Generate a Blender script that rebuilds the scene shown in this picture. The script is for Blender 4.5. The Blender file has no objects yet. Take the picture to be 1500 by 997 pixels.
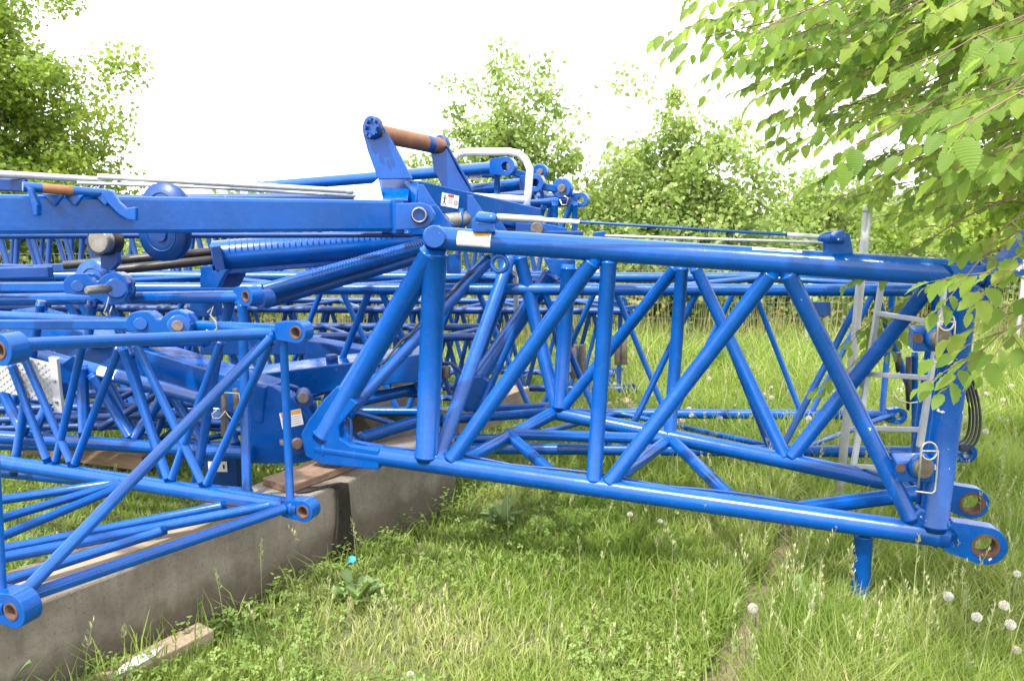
import bpy, bmesh, math, random
import numpy as np
from mathutils import Vector, Matrix
random.seed(7)
rng = np.random.default_rng(11)
scene = bpy.context.scene
COL = scene.collection

# ------------------------------------------------------------------ camera
F, CX, CY, CAMZ, PITCH = 1100.0, 750.0, 498.5, 1.7, math.radians(9.7)
cam_d = bpy.data.cameras.new('camera')
cam = bpy.data.objects.new('camera', cam_d); COL.objects.link(cam)
cam.location = (0, 0, CAMZ); cam.rotation_euler = (math.radians(90) - PITCH, 0, 0)
cam_d.sensor_width = 36; cam_d.lens = 36 * F / 1500; cam_d.clip_start = 0.05; cam_d.clip_end = 1000
scene.camera = cam
SP, CP = math.sin(PITCH), math.cos(PITCH)
CAM = Vector((0, 0, CAMZ))

def ray(px, py):
    a, b = (px - CX) / F, (CY - py) / F
    return Vector((a, CP + b * SP, -SP + b * CP))
def P(px, py, d):                      # a point on the sight line at ground distance d
    r = ray(px, py); return CAM + r * (d / r.y)
def G(px, py, z):                      # a point at height z
    r = ray(px, py); return CAM + r * ((z - CAMZ) / r.z)
def OP(px, py, p0, n):                 # a point on a plane
    r = ray(px, py); return CAM + r * ((p0 - CAM).dot(n) / r.dot(n))
def lerp(a, b, t): return a + (b - a) * t

# ------------------------------------------------------------------ materials
def newmat(name):
    m = bpy.data.materials.new(name); m.use_nodes = True
    nt = m.node_tree; b = nt.nodes['Principled BSDF']
    return m, nt, b
def N(nt, typ, **kw):
    n = nt.nodes.new(typ)
    for k, v in kw.items():
        if k.startswith('i_'): n.inputs[k[2:].replace('_', ' ')].default_value = v
        else: setattr(n, k, v)
    return n
def ramp(nt, fac, stops):
    r = N(nt, 'ShaderNodeValToRGB')
    e = r.color_ramp.elements
    while len(e) < len(stops): e.new(0.5)
    for k, (p, c) in enumerate(stops):
        e[k].position = p; e[k].color = (*c, 1) if len(c) == 3 else c
    nt.links.new(fac, r.inputs['Fac']); return r
def mixc(nt, fac, a, b, mode='MIX'):
    m = N(nt, 'ShaderNodeMix', data_type='RGBA', blend_type=mode)
    for s, v in ((0, fac), (6, a), (7, b)):
        if hasattr(v, 'is_linked') or hasattr(v, 'links'): nt.links.new(v, m.inputs[s])
        else: m.inputs[s].default_value = v if s == 0 else (*v, 1)
    return m.outputs[2]
def noise(nt, scale, detail=4, rough=0.55, vec=None):
    n = N(nt, 'ShaderNodeTexNoise'); n.inputs['Scale'].default_value = scale
    n.inputs['Detail'].default_value = detail; n.inputs['Roughness'].default_value = rough
    if vec is not None: nt.links.new(vec, n.inputs['Vector'])
    return n.outputs['Fac']
def bump(nt, b, h, strength, dist=0.01):
    bp = N(nt, 'ShaderNodeBump'); bp.inputs['Strength'].default_value = strength; bp.inputs['Distance'].default_value = dist
    nt.links.new(h, bp.inputs['Height']); nt.links.new(bp.outputs['Normal'], b.inputs['Normal'])
def wpos(nt):
    return N(nt, 'ShaderNodeNewGeometry').outputs['Position']

def paint(name, col, chips=0.735, dark=None, rough=0.30, rust=0.75):
    m, nt, b = newmat(name); p = wpos(nt)
    c2 = dark or tuple(v * 0.72 for v in col)
    v = ramp(nt, noise(nt, 5, 5, 0.6, p), [(0.3, c2), (0.7, col)])
    dust = ramp(nt, noise(nt, 26, 6, 0.7, p), [(0.52, (0, 0, 0)), (0.8, (0.05, 0.05, 0.05))])
    c = mixc(nt, dust.outputs['Color'], v.outputs['Color'], (0.33, 0.36, 0.42))
    ch = ramp(nt, noise(nt, 19, 6, 0.62, p), [(chips, (0, 0, 0)), (chips + 0.012, (1, 1, 1))])
    c = mixc(nt, ch.outputs['Color'], c, (0.62, 0.63, 0.66))
    ru = ramp(nt, noise(nt, 7, 6, 0.7, p), [(rust, (0, 0, 0)), (rust + 0.05, (1, 1, 1))])
    c = mixc(nt, ru.outputs['Color'], c, (0.16, 0.075, 0.035))
    nt.links.new(c, b.inputs['Base Color'])
    r = ramp(nt, noise(nt, 9, 4, 0.6, p), [(0.3, (rough - 0.05,) * 3), (0.75, (rough + 0.15,) * 3)])
    nt.links.new(r.outputs['Color'], b.inputs['Roughness'])
    b.inputs['Specular IOR Level'].default_value = 0.40
    bump(nt, b, noise(nt, 60, 3, 0.5, p), 0.10, 0.004)
    return m
BLUE = paint('blue_paint', (0.0, 0.070, 0.325), chips=0.742, rough=0.18)
BLUEC = paint('blue_paint_chipped', (0.0, 0.068, 0.315), rough=0.2, chips=0.665, rust=0.70)
BLUED = paint('blue_paint_shaded', (0.0, 0.044, 0.215), chips=0.74, rough=0.38)  # darker blue: shade of the far and inner members put into the colour

def simple(name, col, rough=0.6, metal=0.0, var=0.3, scale=12, bmp=0.1, col2=None):
    m, nt, b = newmat(name); p = wpos(nt)
    c2 = col2 or tuple(v * (1 - var) for v in col)
    v = ramp(nt, noise(nt, scale, 6, 0.65, p), [(0.32, c2), (0.68, col)])
    nt.links.new(v.outputs['Color'], b.inputs['Base Color'])
    b.inputs['Roughness'].default_value = rough; b.inputs['Metallic'].default_value = metal
    if bmp: bump(nt, b, noise(nt, scale * 6, 4, 0.6, p), bmp, 0.006)
    return m
RUST = simple('rusty_steel', (0.125, 0.062, 0.036), 0.8, 0.1, 0.5, 30, 0.25, (0.06, 0.032, 0.02))
ROLLER = simple('rusty_roller', (0.24, 0.10, 0.042), 0.6, 0.1, 0.5, 9, 0.15, (0.12, 0.052, 0.028))
STEEL = simple('bare_steel', (0.34, 0.32, 0.29), 0.42, 0.75, 0.4, 20, 0.1)
PINM = simple('grimy_pin', (0.20, 0.17, 0.14), 0.5, 0.6, 0.5, 30, 0.2)
ZINC = simple('zinc_wire', (0.60, 0.57, 0.48), 0.35, 0.7, 0.3, 30, 0.05)
GALV = simple('galvanised', (0.46, 0.47, 0.47), 0.5, 0.35, 0.25, 18, 0.1)
ALU = simple('aluminium', (0.52, 0.53, 0.54), 0.42, 0.35, 0.18, 15, 0.06)
WHITE = simple('white_paint', (0.72, 0.73, 0.74), 0.4, 0.0, 0.12, 12, 0.05)
DARK = simple('black_steel', (0.035, 0.03, 0.028), 0.42, 0.3, 0.4, 20, 0.1)
RUBBER = simple('black_rubber', (0.022, 0.022, 0.024), 0.55, 0, 0.4, 30, 0.1)
STK = simple('label_white', (0.78, 0.78, 0.76), 0.35, 0, 0.12, 20, 0)
STR = simple('label_red', (0.55, 0.05, 0.04), 0.4, 0, 0.1, 20, 0)
STO = simple('label_orange', (0.75, 0.33, 0.05), 0.4, 0, 0.1, 20, 0)
STB = simple('label_black', (0.02, 0.02, 0.02), 0.4, 0, 0.1, 20, 0)
STG = simple('label_grey', (0.30, 0.30, 0.31), 0.4, 0, 0.1, 20, 0)
CAPB = simple('cyan_plastic', (0.02, 0.30, 0.55), 0.3, 0, 0.15, 30, 0.02)
BARK = simple('bark', (0.16, 0.12, 0.085), 0.9, 0, 0.45, 22, 0.4)
TWIG = simple('twig_bark', (0.20, 0.13, 0.08), 0.85, 0, 0.4, 30, 0.3)

def concrete():
    m, nt, b = newmat('concrete'); p = wpos(nt)
    v = ramp(nt, noise(nt, 4.5, 9, 0.72, p), [(0.28, (0.125, 0.104, 0.082)), (0.5, (0.215, 0.184, 0.150)), (0.74, (0.30, 0.265, 0.225))])
    mp = N(nt, 'ShaderNodeMapping'); mp.inputs['Scale'].default_value = (14, 14, 1.6); nt.links.new(p, mp.inputs['Vector'])
    st = ramp(nt, noise(nt, 1.6, 6, 0.65, mp.outputs[0]), [(0.5, (0, 0, 0)), (0.8, (0.5, 0.5, 0.5))])
    c = mixc(nt, st.outputs['Color'], v.outputs['Color'], (0.085, 0.068, 0.052))
    sz = N(nt, 'ShaderNodeSeparateXYZ'); nt.links.new(p, sz.inputs[0])
    ad = N(nt, 'ShaderNodeMath', operation='MULTIPLY_ADD'); nt.links.new(noise(nt, 6, 5, .7, p), ad.inputs[0]); ad.inputs[1].default_value = -.28; nt.links.new(sz.outputs['Z'], ad.inputs[2])
    foot_dark = ramp(nt, ad.outputs[0], [(0.0, (.75, .75, .75)), (0.09, (0, 0, 0))])      # darker towards the foot, with a ragged edge
    c = mixc(nt, foot_dark.outputs['Color'], c, (0.085, 0.065, 0.042))
    sp = ramp(nt, noise(nt, 90, 3, 0.6, p), [(0.60, (0, 0, 0)), (0.68, (0.8, 0.8, 0.8))])
    c = mixc(nt, sp.outputs['Color'], c, (0.10, 0.09, 0.08))
    gr = ramp(nt, noise(nt, 5, 6, 0.7, p), [(0.62, (0, 0, 0)), (0.75, (0.35, 0.35, 0.35))])
    c = mixc(nt, gr.outputs['Color'], c, (0.10, 0.11, 0.05))
    nt.links.new(c, b.inputs['Base Color']); b.inputs['Roughness'].default_value = 0.9
    bump(nt, b, noise(nt, 28, 9, 0.8, p), 0.9, 0.016)
    return m
CONC = concrete()
def wood(name, a, c2):
    m, nt, b = newmat(name)
    tc = N(nt, 'ShaderNodeTexCoord'); mp = N(nt, 'ShaderNodeMapping'); mp.inputs['Scale'].default_value = (1.5, 22, 22)
    nt.links.new(tc.outputs['Object'], mp.inputs['Vector'])
    v = ramp(nt, noise(nt, 2.2, 7, 0.65, mp.outputs[0]), [(0.3, c2), (0.7, a)])
    st = ramp(nt, noise(nt, 6, 5, 0.7, tc.outputs['Object']), [(0.55, (0, 0, 0)), (0.75, (0.7, 0.7, 0.7))])
    c = mixc(nt, st.outputs['Color'], v.outputs['Color'], tuple(x * 0.45 for x in c2))
    nt.links.new(c, b.inputs['Base Color']); b.inputs['Roughness'].default_value = 0.85
    bump(nt, b, noise(nt, 5, 7, 0.7, mp.outputs[0]), 0.5, 0.006)
    return m
WOODL = wood('weathered_wood', (0.34, 0.27, 0.195), (0.19, 0.14, 0.095))
WOODR = wood('brown_wood', (0.24, 0.155, 0.10), (0.12, 0.075, 0.05))

def leafmat(name, stops, trans=0.45, rough=0.5, veins=False, gloss=0.35):
    m, nt, b = newmat(name)
    at = N(nt, 'ShaderNodeAttribute', attribute_name='rnd')
    c = ramp(nt, at.outputs['Fac'], stops).outputs['Color']
    if veins:
        u = N(nt, 'ShaderNodeAttribute', attribute_name='lu'); w = N(nt, 'ShaderNodeAttribute', attribute_name='lv')
        ab = N(nt, 'ShaderNodeMath', operation='ABSOLUTE'); nt.links.new(w.outputs['Fac'], ab.inputs[0])
        k = N(nt, 'ShaderNodeMath', operation='MULTIPLY_ADD'); nt.links.new(ab.outputs[0], k.inputs[0]); k.inputs[1].default_value = -0.35; nt.links.new(u.outputs['Fac'], k.inputs[2])
        k2 = N(nt, 'ShaderNodeMath', operation='MULTIPLY'); nt.links.new(k.outputs[0], k2.inputs[0]); k2.inputs[1].default_value = 75.0
        s = N(nt, 'ShaderNodeMath', operation='SINE'); nt.links.new(k2.outputs[0], s.inputs[0])
        vr = ramp(nt, s.outputs[0], [(0.55, (0, 0, 0)), (1.0, (0.45, 0.45, 0.45))])
        c = mixc(nt, vr.outputs['Color'], c, (0.30, 0.40, 0.10))
        bump(nt, b, s.outputs[0], 0.35, 0.002)
    nt.links.new(c, b.inputs['Base Color']); b.inputs['Roughness'].default_value = rough
    b.inputs['Specular IOR Level'].default_value = gloss
    tr = N(nt, 'ShaderNodeBsdfTranslucent')
    tc = mixc(nt, 0.5, c, (0.35, 0.50, 0.07))
    nt.links.new(tc, tr.inputs['Color'])
    mx = N(nt, 'ShaderNodeMixShader'); mx.inputs[0].default_value = trans
    nt.links.new(b.outputs[0], mx.inputs[1]); nt.links.new(tr.outputs[0], mx.inputs[2])
    nt.links.new(mx.outputs[0], nt.nodes['Material Output'].inputs['Surface'])
    return m
GRASS = leafmat('grass_blades', [(0.0, (0.075, 0.14, 0.020)), (0.4, (0.195, 0.288, 0.047)), (0.8, (0.34, 0.40, 0.11)), (1.0, (0.50, 0.455, 0.25))], 0.48, 0.55)
CLOVER = leafmat('clover_leaves', [(0.0, (0.11, 0.19, 0.035)), (0.6, (0.17, 0.25, 0.055)), (1.0, (0.25, 0.31, 0.09))], 0.35, 0.6)
SEED = leafmat('grass_seed', [(0.0, (0.26, 0.30, 0.13)), (1.0, (0.46, 0.43, 0.24))], 0.35, 0.7)
MAPLE = leafmat('maple_leaves', [(0.0, (0.075, 0.15, 0.014)), (0.5, (0.17, 0.25, 0.026)), (1.0, (0.33, 0.37, 0.05))], 0.45)
PALE = leafmat('pale_leaves', [(0.0, (0.12, 0.20, 0.045)), (0.5, (0.235, 0.325, 0.085)), (1.0, (0.41, 0.45, 0.17))], 0.5)
HEDGE = leafmat('hedge_leaves', [(0.0, (0.075, 0.13, 0.03)), (0.5, (0.16, 0.225, 0.06)), (1.0, (0.30, 0.33, 0.12))], 0.45)
DRY = leafmat('dry_brush', [(0.0, (0.12, 0.15, 0.04)), (0.5, (0.23, 0.23, 0.075)), (1.0, (0.36, 0.31, 0.13))], 0.3, 0.8)
HORN = leafmat('hornbeam_leaves', [(0.0, (0.085, 0.175, 0.022)), (0.55, (0.165, 0.265, 0.034)), (1.0, (0.33, 0.39, 0.065))], 0.62, 0.45, veins=True)
WEED = leafmat('weed_leaves', [(0.0, (0.09, 0.16, 0.045)), (1.0, (0.19, 0.27, 0.10))], 0.25, 0.6)
FENCE = simple('dull_wire', (0.20, 0.21, 0.18), 0.7, 0.1, 0.3, 30, 0)
PUFF = simple('dandelion_fluff', (0.60, 0.57, 0.50), 0.95, 0, 0.1, 60, 0)
_t = PUFF.node_tree; _m = N(_t, 'ShaderNodeMixShader'); _m.inputs[0].default_value = .45; _x = N(_t, 'ShaderNodeBsdfTransparent')
_t.links.new(_t.nodes['Principled BSDF'].outputs[0], _m.inputs[1]); _t.links.new(_x.outputs[0], _m.inputs[2]); _t.links.new(_m.outputs[0], _t.nodes['Material Output'].inputs['Surface'])
STEM = simple('plant_stem', (0.19, 0.24, 0.08), 0.7, 0, 0.3, 30, 0)

# ------------------------------------------------------------------ object helpers
def tag(o, label=None, cat=None, group=None, kind=None):
    if label: o['label'] = label
    if cat: o['category'] = cat
    if group: o['group'] = group
    if kind: o['kind'] = kind
    return o
def thing(name, label, cat, loc, group=None):
    o = bpy.data.objects.new(name, None); COL.objects.link(o)
    o.location = loc; o.empty_display_size = 0.1
    return tag(o, label, cat, group)
def origin(o):
    v = Vector((0, 0, 0))
    while o is not None: v += o.location; o = o.parent
    return v
def link(name, me, mat, parent=None, loc=None, smooth=None):
    o = bpy.data.objects.new(name, me); COL.objects.link(o)
    if mat is not None: me.materials.append(mat)
    off = Vector(loc) if loc is not None else (origin(parent) if parent else Vector((0, 0, 0)))
    if off.length > 0: me.transform(Matrix.Translation(-off))
    if parent: o.parent = parent; o.location = off - origin(parent)
    else: o.location = off
    return o
def addbevel(o, w, seg=2):
    m = o.modifiers.new('bevel', 'BEVEL'); m.width = w; m.segments = seg; m.limit_method = 'ANGLE'; m.angle_limit = 0.6
    return o
def frame(d, up=Vector((0, 0, 1))):
    d = d.normalized()
    if abs(d.dot(up)) > 0.97: up = Vector((0, 1, 0))
    s = d.cross(up).normalized(); u = s.cross(d).normalized()
    return d, s, u
class Geo:
    def __init__(s): s.v = []; s.f = []; s.sm = []
    def ring(s, c, a, b, r, n, r2=None):
        i = len(s.v)
        for k in range(n):
            t = 2 * math.pi * k / n
            s.v.append(c + a * (r * math.cos(t)) + b * ((r2 or r) * math.sin(t)))
        return i
    def face(s, idx, sm=False): s.f.append(idx); s.sm.append(sm)
    def bridge(s, i, j, n, sm=True):
        for k in range(n):
            s.face([i + k, i + (k + 1) % n, j + (k + 1) % n, j + k], sm)
    def lathe(s, A, axis, prof, n=20, sm=True):     # prof: (distance along axis, radius)
        d, a, b = frame(axis); prev = None
        for q, (h, r) in enumerate(prof):
            i = s.ring(A + d * h, a, b, max(r, 1e-4), n)
            if prev is not None: s.bridge(prev, i, n, sm)
            else: s.face([i + k for k in range(n)][::-1])
            prev = i
        s.face([prev + k for k in range(n)])
    def path(s, pts, r, n=8, taper=None, closed=False):
        m = len(pts); prev = None; first = None; up = Vector((0.13, 0.21, 0.97))
        for q, p in enumerate(pts):
            d = (pts[(q + 1) % m] if (closed or q < m - 1) else p) - (pts[q - 1] if (closed or q > 0) else p)
            d, a, b = frame(d, up); up = b
            i = s.ring(p, a, b, r if taper is None else lerp(r, taper, q / max(1, m - 1)), n)
            if prev is not None: s.bridge(prev, i, n)
            else:
                first = i
                if not closed: s.face([i + k for k in range(n)][::-1])
            prev = i
        if closed: s.bridge(prev, first, n)
        else: s.face([prev + k for k in range(n)])
    def box(s, c, ax, ay, az):                       # half-extent vectors
        i = len(s.v)
        for x in (-1, 1):
            for y in (-1, 1):
                for z in (-1, 1): s.v.append(c + ax * x + ay * y + az * z)
        for f in ((0, 1, 3, 2), (4, 6, 7, 5), (0, 4, 5, 1), (2, 3, 7, 6), (0, 2, 6, 4), (1, 5, 7, 3)): s.face([i + k for k in f])
    def mesh(s, name):
        me = bpy.data.meshes.new(name); me.from_pydata([tuple(v) for v in s.v], [], s.f)
        me.polygons.foreach_set('use_smooth', s.sm); 
        bm = bmesh.new(); bm.from_mesh(me); bmesh.ops.recalc_face_normals(bm, faces=bm.faces); bm.to_mesh(me); bm.free()
        me.update(); return me
    def build(s, name, mat, parent=None, loc=None): return link(name, s.mesh(name), mat, parent, loc)

def tube(name, par, A, B, r, mat=None, weld=True, ext=0.02, n=20):
    g = Geo(); L = (B - A).length; d = B - A
    e, e1 = ext if isinstance(ext, tuple) else (ext, ext)
    if weld:
        w = min(0.015, r * 0.45)
        prof = [(-e, r), (0, r), (0, r * 1.13), (w * 0.6, r * 1.11), (w, r), (L - w, r), (L - w * 0.6, r * 1.11), (L, r * 1.13), (L, r), (L + e1, r)]
    else: prof = [(-e, r * 0.97), (-e + r * .06, r), (L * 0.5, r), (L + e1 - r * .06, r), (L + e1, r * 0.97)]
    g.lathe(A, d, prof, n)
    return g.build(name, mat or BLUE, par)
def ptube(name, par, pts, r, mat, n=10, closed=False, taper=None):
    g = Geo(); g.path(pts, r, n, taper, closed); return g.build(name, mat, par)
def plate(name, par, pts, th, mat=None, bev=0.004):
    n = Vector((0, 0, 0)); c = sum(pts, Vector((0, 0, 0))) / len(pts)
    for k in range(len(pts)): n += (pts[k] - c).cross(pts[(k + 1) % len(pts)] - c)
    n.normalize(); g = Geo(); m = len(pts)
    pts = [p - n * (p - c).dot(n) for p in pts]
    for p in pts: g.v.append(p + n * th / 2)
    for p in pts: g.v.append(p - n * th / 2)
    g.face(list(range(m))); g.face([m + k for k in range(m)][::-1])
    for k in range(m): g.face([k, m + k, m + (k + 1) % m, (k + 1) % m])
    o = g.build(name, mat or BLUE, par)
    return addbevel(o, bev) if bev else o
def beam(name, par, A, B, w, h, mat=None, bev=0.007, w2=None, h2=None, up=Vector((0, 0, 1))):
    d, s, u = frame(B - A, up); w2 = w2 or w; h2 = h2 or h; g = Geo()
    for c, ww, hh in ((A, w, h), (B, w2, h2)):
        for sx, sz in ((-1, -1), (1, -1), (1, 1), (-1, 1)): g.v.append(c + s * (sx * ww / 2) + u * (sz * hh / 2))
    for f in ((0, 1, 2, 3), (7, 6, 5, 4), (0, 4, 5, 1), (1, 5, 6, 2), (2, 6, 7, 3), (3, 7, 4, 0)): g.face(list(f))
    o = g.build(name, mat or BLUE, par)
    return addbevel(o, bev)
def lug(par, C, axis, tail, R, r, th, tl, mat=None, rust=True, name='lug', n=36):
    axis = axis.normalized(); t = (tail - axis * tail.dot(axis)).normalized(); s = axis.cross(t); g = Geo()
    def outl(off):
        i = len(g.v)
        for k in range(n):
            a = 2 * math.pi * k / n; ca, sa = math.cos(a), math.sin(a)
            if ca > 0.25: q = t * (tl + R * 0.2 * ca) + s * (R * max(-.8, min(.8, sa * 1.0)))
            else: q = t * (R * ca) + s * (R * sa)
            g.v.append(C + q + axis * off)
        return i
    def inl(off):
        i = len(g.v)
        for k in range(n):
            a = 2 * math.pi * k / n; g.v.append(C + t * (r * math.cos(a)) + s * (r * math.sin(a)) + axis * off)
        return i
    o1, o2, i1, i2 = outl(th / 2), outl(-th / 2), inl(th / 2), inl(-th / 2)
    g.bridge(i1, o1, n, False); g.bridge(o2, i2, n, False); g.bridge(o1, o2, n, False); g.bridge(i2, i1, n, True)
    o = addbevel(g.build(name, mat or BLUE, par), 0.003)
    if rust and r > 0:
        g = Geo(); q = []
        for off, rr in ((th / 2 + .003, r * 1.18), (th / 2 + .003, r * 0.93), (-th / 2 - .003, r * 0.93), (-th / 2 - .003, r * 1.18)):
            q.append(g.ring(C + axis * off, t, s, rr, n))
        for k in range(4): g.bridge(q[k], q[(k + 1) % 4], n, k in (1, 3))
        g.build('bushing', RUST, o)
    return o
def disc(name, par, C, axis, r, th, mat, n=28, ch=0.1, prof=None):
    g = Geo(); a = axis.normalized()
    g.lathe(C - a * th / 2, a, prof or [(0, r * (1 - ch)), (th * ch, r), (th * (1 - ch), r), (th, r * (1 - ch))], n)
    return g.build(name, mat, par)
def flat_label(par, c, right, up, nrm, w, h, style=0):
    g = Geo(); g.box(c + nrm * 0.001, right * (w / 2), up * (h / 2), nrm * 0.001)
    o = g.build('warning_label', STK, par)
    def q(nm, x, y, ww, hh, mat):
        k = Geo(); k.box(c + right * (x * w) + up * (y * h) + nrm * 0.0025, right * (ww * w / 2), up * (hh * h / 2), nrm * 0.0006); return k.build(nm, mat, o)
    if style == 0:                     # red heading, standing figure, prohibition ring
        q('heading', 0.02, 0.37, 0.34, 0.2, STR)
        k = Geo(); cc = c + right * (-0.33 * w) + nrm * 0.0025
        def bar(x0, y0, x1, y1, t=0.016):
            a, b = cc + right * (x0 * w) + up * (y0 * h), cc + right * (x1 * w) + up * (y1 * h); d = (b - a).normalized()
            k.box((a + b) / 2, (b - a) / 2, nrm.cross(d) * (t * w), nrm * 0.0006)
        bar(0, .15, 0, -.1, .03); bar(-.11, .12, .11, .12); bar(0, -.1, -.08, -.38); bar(0, -.1, .08, -.38); bar(0, .2, 0, .33, .035)
        k.build('pictogram', STB, o)
        k = Geo(); k.path([c + right * (.34 * w + .085 * w * math.cos(t * .314)) + up * (-.08 * h + .085 * w * math.sin(t * .314)) + nrm * .003 for t in range(20)], w * .013, 5, closed=True); k.build('ring_mark', STB, o)
        for y in (.12, -.02, -.16): q('text_line', 0.02, y, .26, .035, STG)
    elif style == 1:                   # orange heading over lines of fine print
        q('heading', 0.02, 0.34, 0.92, 0.26, STO)
        for y in (.08, -.06, -.2, -.34): q('text_line', 0.1, y, .6, .04, STG)
        q('pictogram', -.34, -.1, .16, .3, STB)
    else:                              # white strip with a red end block
        q('heading', -.22, -.2, .32, .45, STR)
        q('pictogram', .33, 0, .1, .4, STB)
    return o
def tube_label(par, A, B, t, w, r, ang, span, style=1):
    # a label wrapped on a tube: built as a curved patch
    d, s, u = frame(B - A); c = lerp(A, B, t)
    def patch(nm, x0, x1, a0, a1, off, mat, pp):
        g = Geo(); m = 8
        for rr in (r + off, r + off + .0007):
            for x in (x0, x1):
                for k in range(m + 1):
                    a = a0 + (a1 - a0) * k / m; g.v.append(c + d * x + (s * math.cos(a) + u * math.sin(a)) * rr)
        for k in range(m):
            g.face([k, k + 1, m + 1 + k + 1, m + 1 + k], True)
            j = 2 * (m + 1); g.face([j + k, j + k + 1, j + m + 1 + k + 1, j + m + 1 + k][::-1], True)
        for ed in ((0, m + 1), (m, 2 * m + 1)): g.face([ed[0], ed[1], ed[1] + 2 * (m + 1), ed[0] + 2 * (m + 1)])
        return g.build(nm, mat, pp)
    a0, a1 = ang - span / 2, ang + span / 2
    o = patch('warning_label', -w / 2, w / 2, a0, a1, .0012, STK, par)
    if style == 1:
        patch('heading', -w * .02, w * .46, a1 - span * .32, a1 - span * .05, .0025, STO, o)
        patch('pictogram', -w * .15, -w * .03, a1 - span * .32, a1 - span * .08, .0025, STB, o)
        for k in range(4): patch('text_line', -w * .4, w * .3, a0 + span * (.12 + .13 * k), a0 + span * (.15 + .13 * k), .0025, STG, o)
    elif style == 2:
        patch('heading', -w * .25, w * .1, a0 + span * .1, a0 + span * .4, .0025, STR, o)
        patch('pictogram', w * .3, w * .4, a0 + span * .3, a0 + span * .7, .0025, STB, o)
    else:
        patch('pictogram', -w * .4, -w * .28, a0 + span * .3, a0 + span * .7, .0025, STG, o)
        patch('pictogram', w * .2, w * .34, a0 + span * .3, a0 + span * .7, .0025, STR, o)
    return o
def rpx(px, d): return px / F * d / CP      # pixel size to metres at distance d

# ================================================================== NEAR SECTION
X0 = Vector((1, 0, 0)); Y0 = Vector((0, 1, 0)); Z0 = Vector((0, 0, 1))
NB_L, NB_R = G(478, 656, .54), G(1372, 783, .40)
NT_L = P(640, 349, 3.44); NT_R = None
nN = (NB_R - NB_L).cross(NT_L - NB_L).normalized()
def near(px, py): return OP(px, py, NB_L, nN)
NT_R = near(1418, 401)
FB_L, FB_R = G(812, 604, .50), G(1352, 716, .42)
FBd = (FB_R - FB_L); nF = FBd.cross(Z0).normalized()
def far(px, py): return OP(px, py, FB_L, nF)
FT_R = far(1388, 396); FT_L = P(716, 352, 4.9)
head = thing('boom_head_section', 'large glossy blue lattice boom end section in front, propped on one short leg', 'crane boom', (NB_R.x, NB_R.y, 0))
NTa, NTb = NT_L, NT_R
tube('chord', head, NB_L, NB_R, .047, BLUE, ext=.04, n=32)
tube('chord', head, NT_L, NT_R, .052, BLUE, ext=.03, n=32)
tube('chord', head, FB_L, FB_R, .043, BLUE, ext=.02, n=28)
tube('chord', head, FT_L, FT_R, .046, BLUE, ext=.02, n=28)
# round end cap of the top chord, seen end on
disc('end_cap', head, NT_L + (P(636, 347, 3.40) - NT_L), P(636, 347, 3.2) - P(636, 347, 3.4), .051, .15, BLUE)
tube('brace', head, near(474, 636), near(633, 372), .055, n=28)
tube('post', head, near(637, 372), near(625, 668), .055, n=28)
tube('brace', head, near(868, 384), near(662, 672), .036, ext=(.06, .015))
tube('post', head, near(892, 382), near(870, 702), .035, ext=(.06, .015))
tube('brace', head, near(1128, 402), near(893, 706), .034, ext=(.06, .015))
tube('brace', head, near(1155, 402), near(1334, 758), .034, BLUEC, ext=(.06, .015))
tube('post', head, near(1412, 415), near(1367, 768), .053, BLUEC, n=28)
beam('post_channel', head, P(1384, 528, 2.93), P(1352, 742, 2.97), .055, .03, BLUEC)
# far face
tube('brace', head, far(762, 378), far(815, 596), .040)
tube('post', head, P(833, 392, 4.42), P(820, 596, 4.40), .045)
tube('brace', head, far(990, 392), far(826, 596), .033)
tube('post', head, far(999, 392), far(981, 636), .034)
tube('brace', head, far(1020, 394), far(1150, 668), .032)
tube('brace', head, far(1358, 424), far(1160, 668), .035)
tube('post', head, far(1385, 410), far(1345, 706), .045, BLUEC)
# end plates, diagonal over the wide end, bottom lacing
tube('brace', head, near(508, 602), P(712, 384, 4.75), .040)
tube('brace', head, FB_L + Vector((0, 0, 0)), near(668, 682), .038, ext=(.02, 0))
tube('brace', head, lerp(FB_L, near(668, 676), .52), near(822, 704), .030, ext=(.02, 0))
tube('brace', head, far(984, 644), near(1084, 742), .032, ext=(.02, 0))
tube('brace', head, far(978, 645), near(886, 713), .032, ext=(.02, 0))
tube('brace', head, lerp(FB_L, near(668, 676), .5), far(978, 643), .030)
tube('brace', head, P(745, 382, 4.5), near(640, 676), .037)
tube('brace', head, P(1160, 746, 3.14), P(1345, 722, 3.2), .035)
# left end gusset with the two pinned ears
gp = [near(*q) for q in ((458, 612), (480, 582), (500, 562), (530, 588), (514, 606), (502, 622), (504, 638), (520, 648), (560, 655), (560, 684), (478, 676), (454, 664), (447, 632))]
plate('gusset', head, gp, .088, bev=.007)
plate('gusset', head, [near(*q) for q in ((486, 640), (506, 600), (507, 622), (512, 636), (522, 645), (545, 652))], .03)
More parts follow.
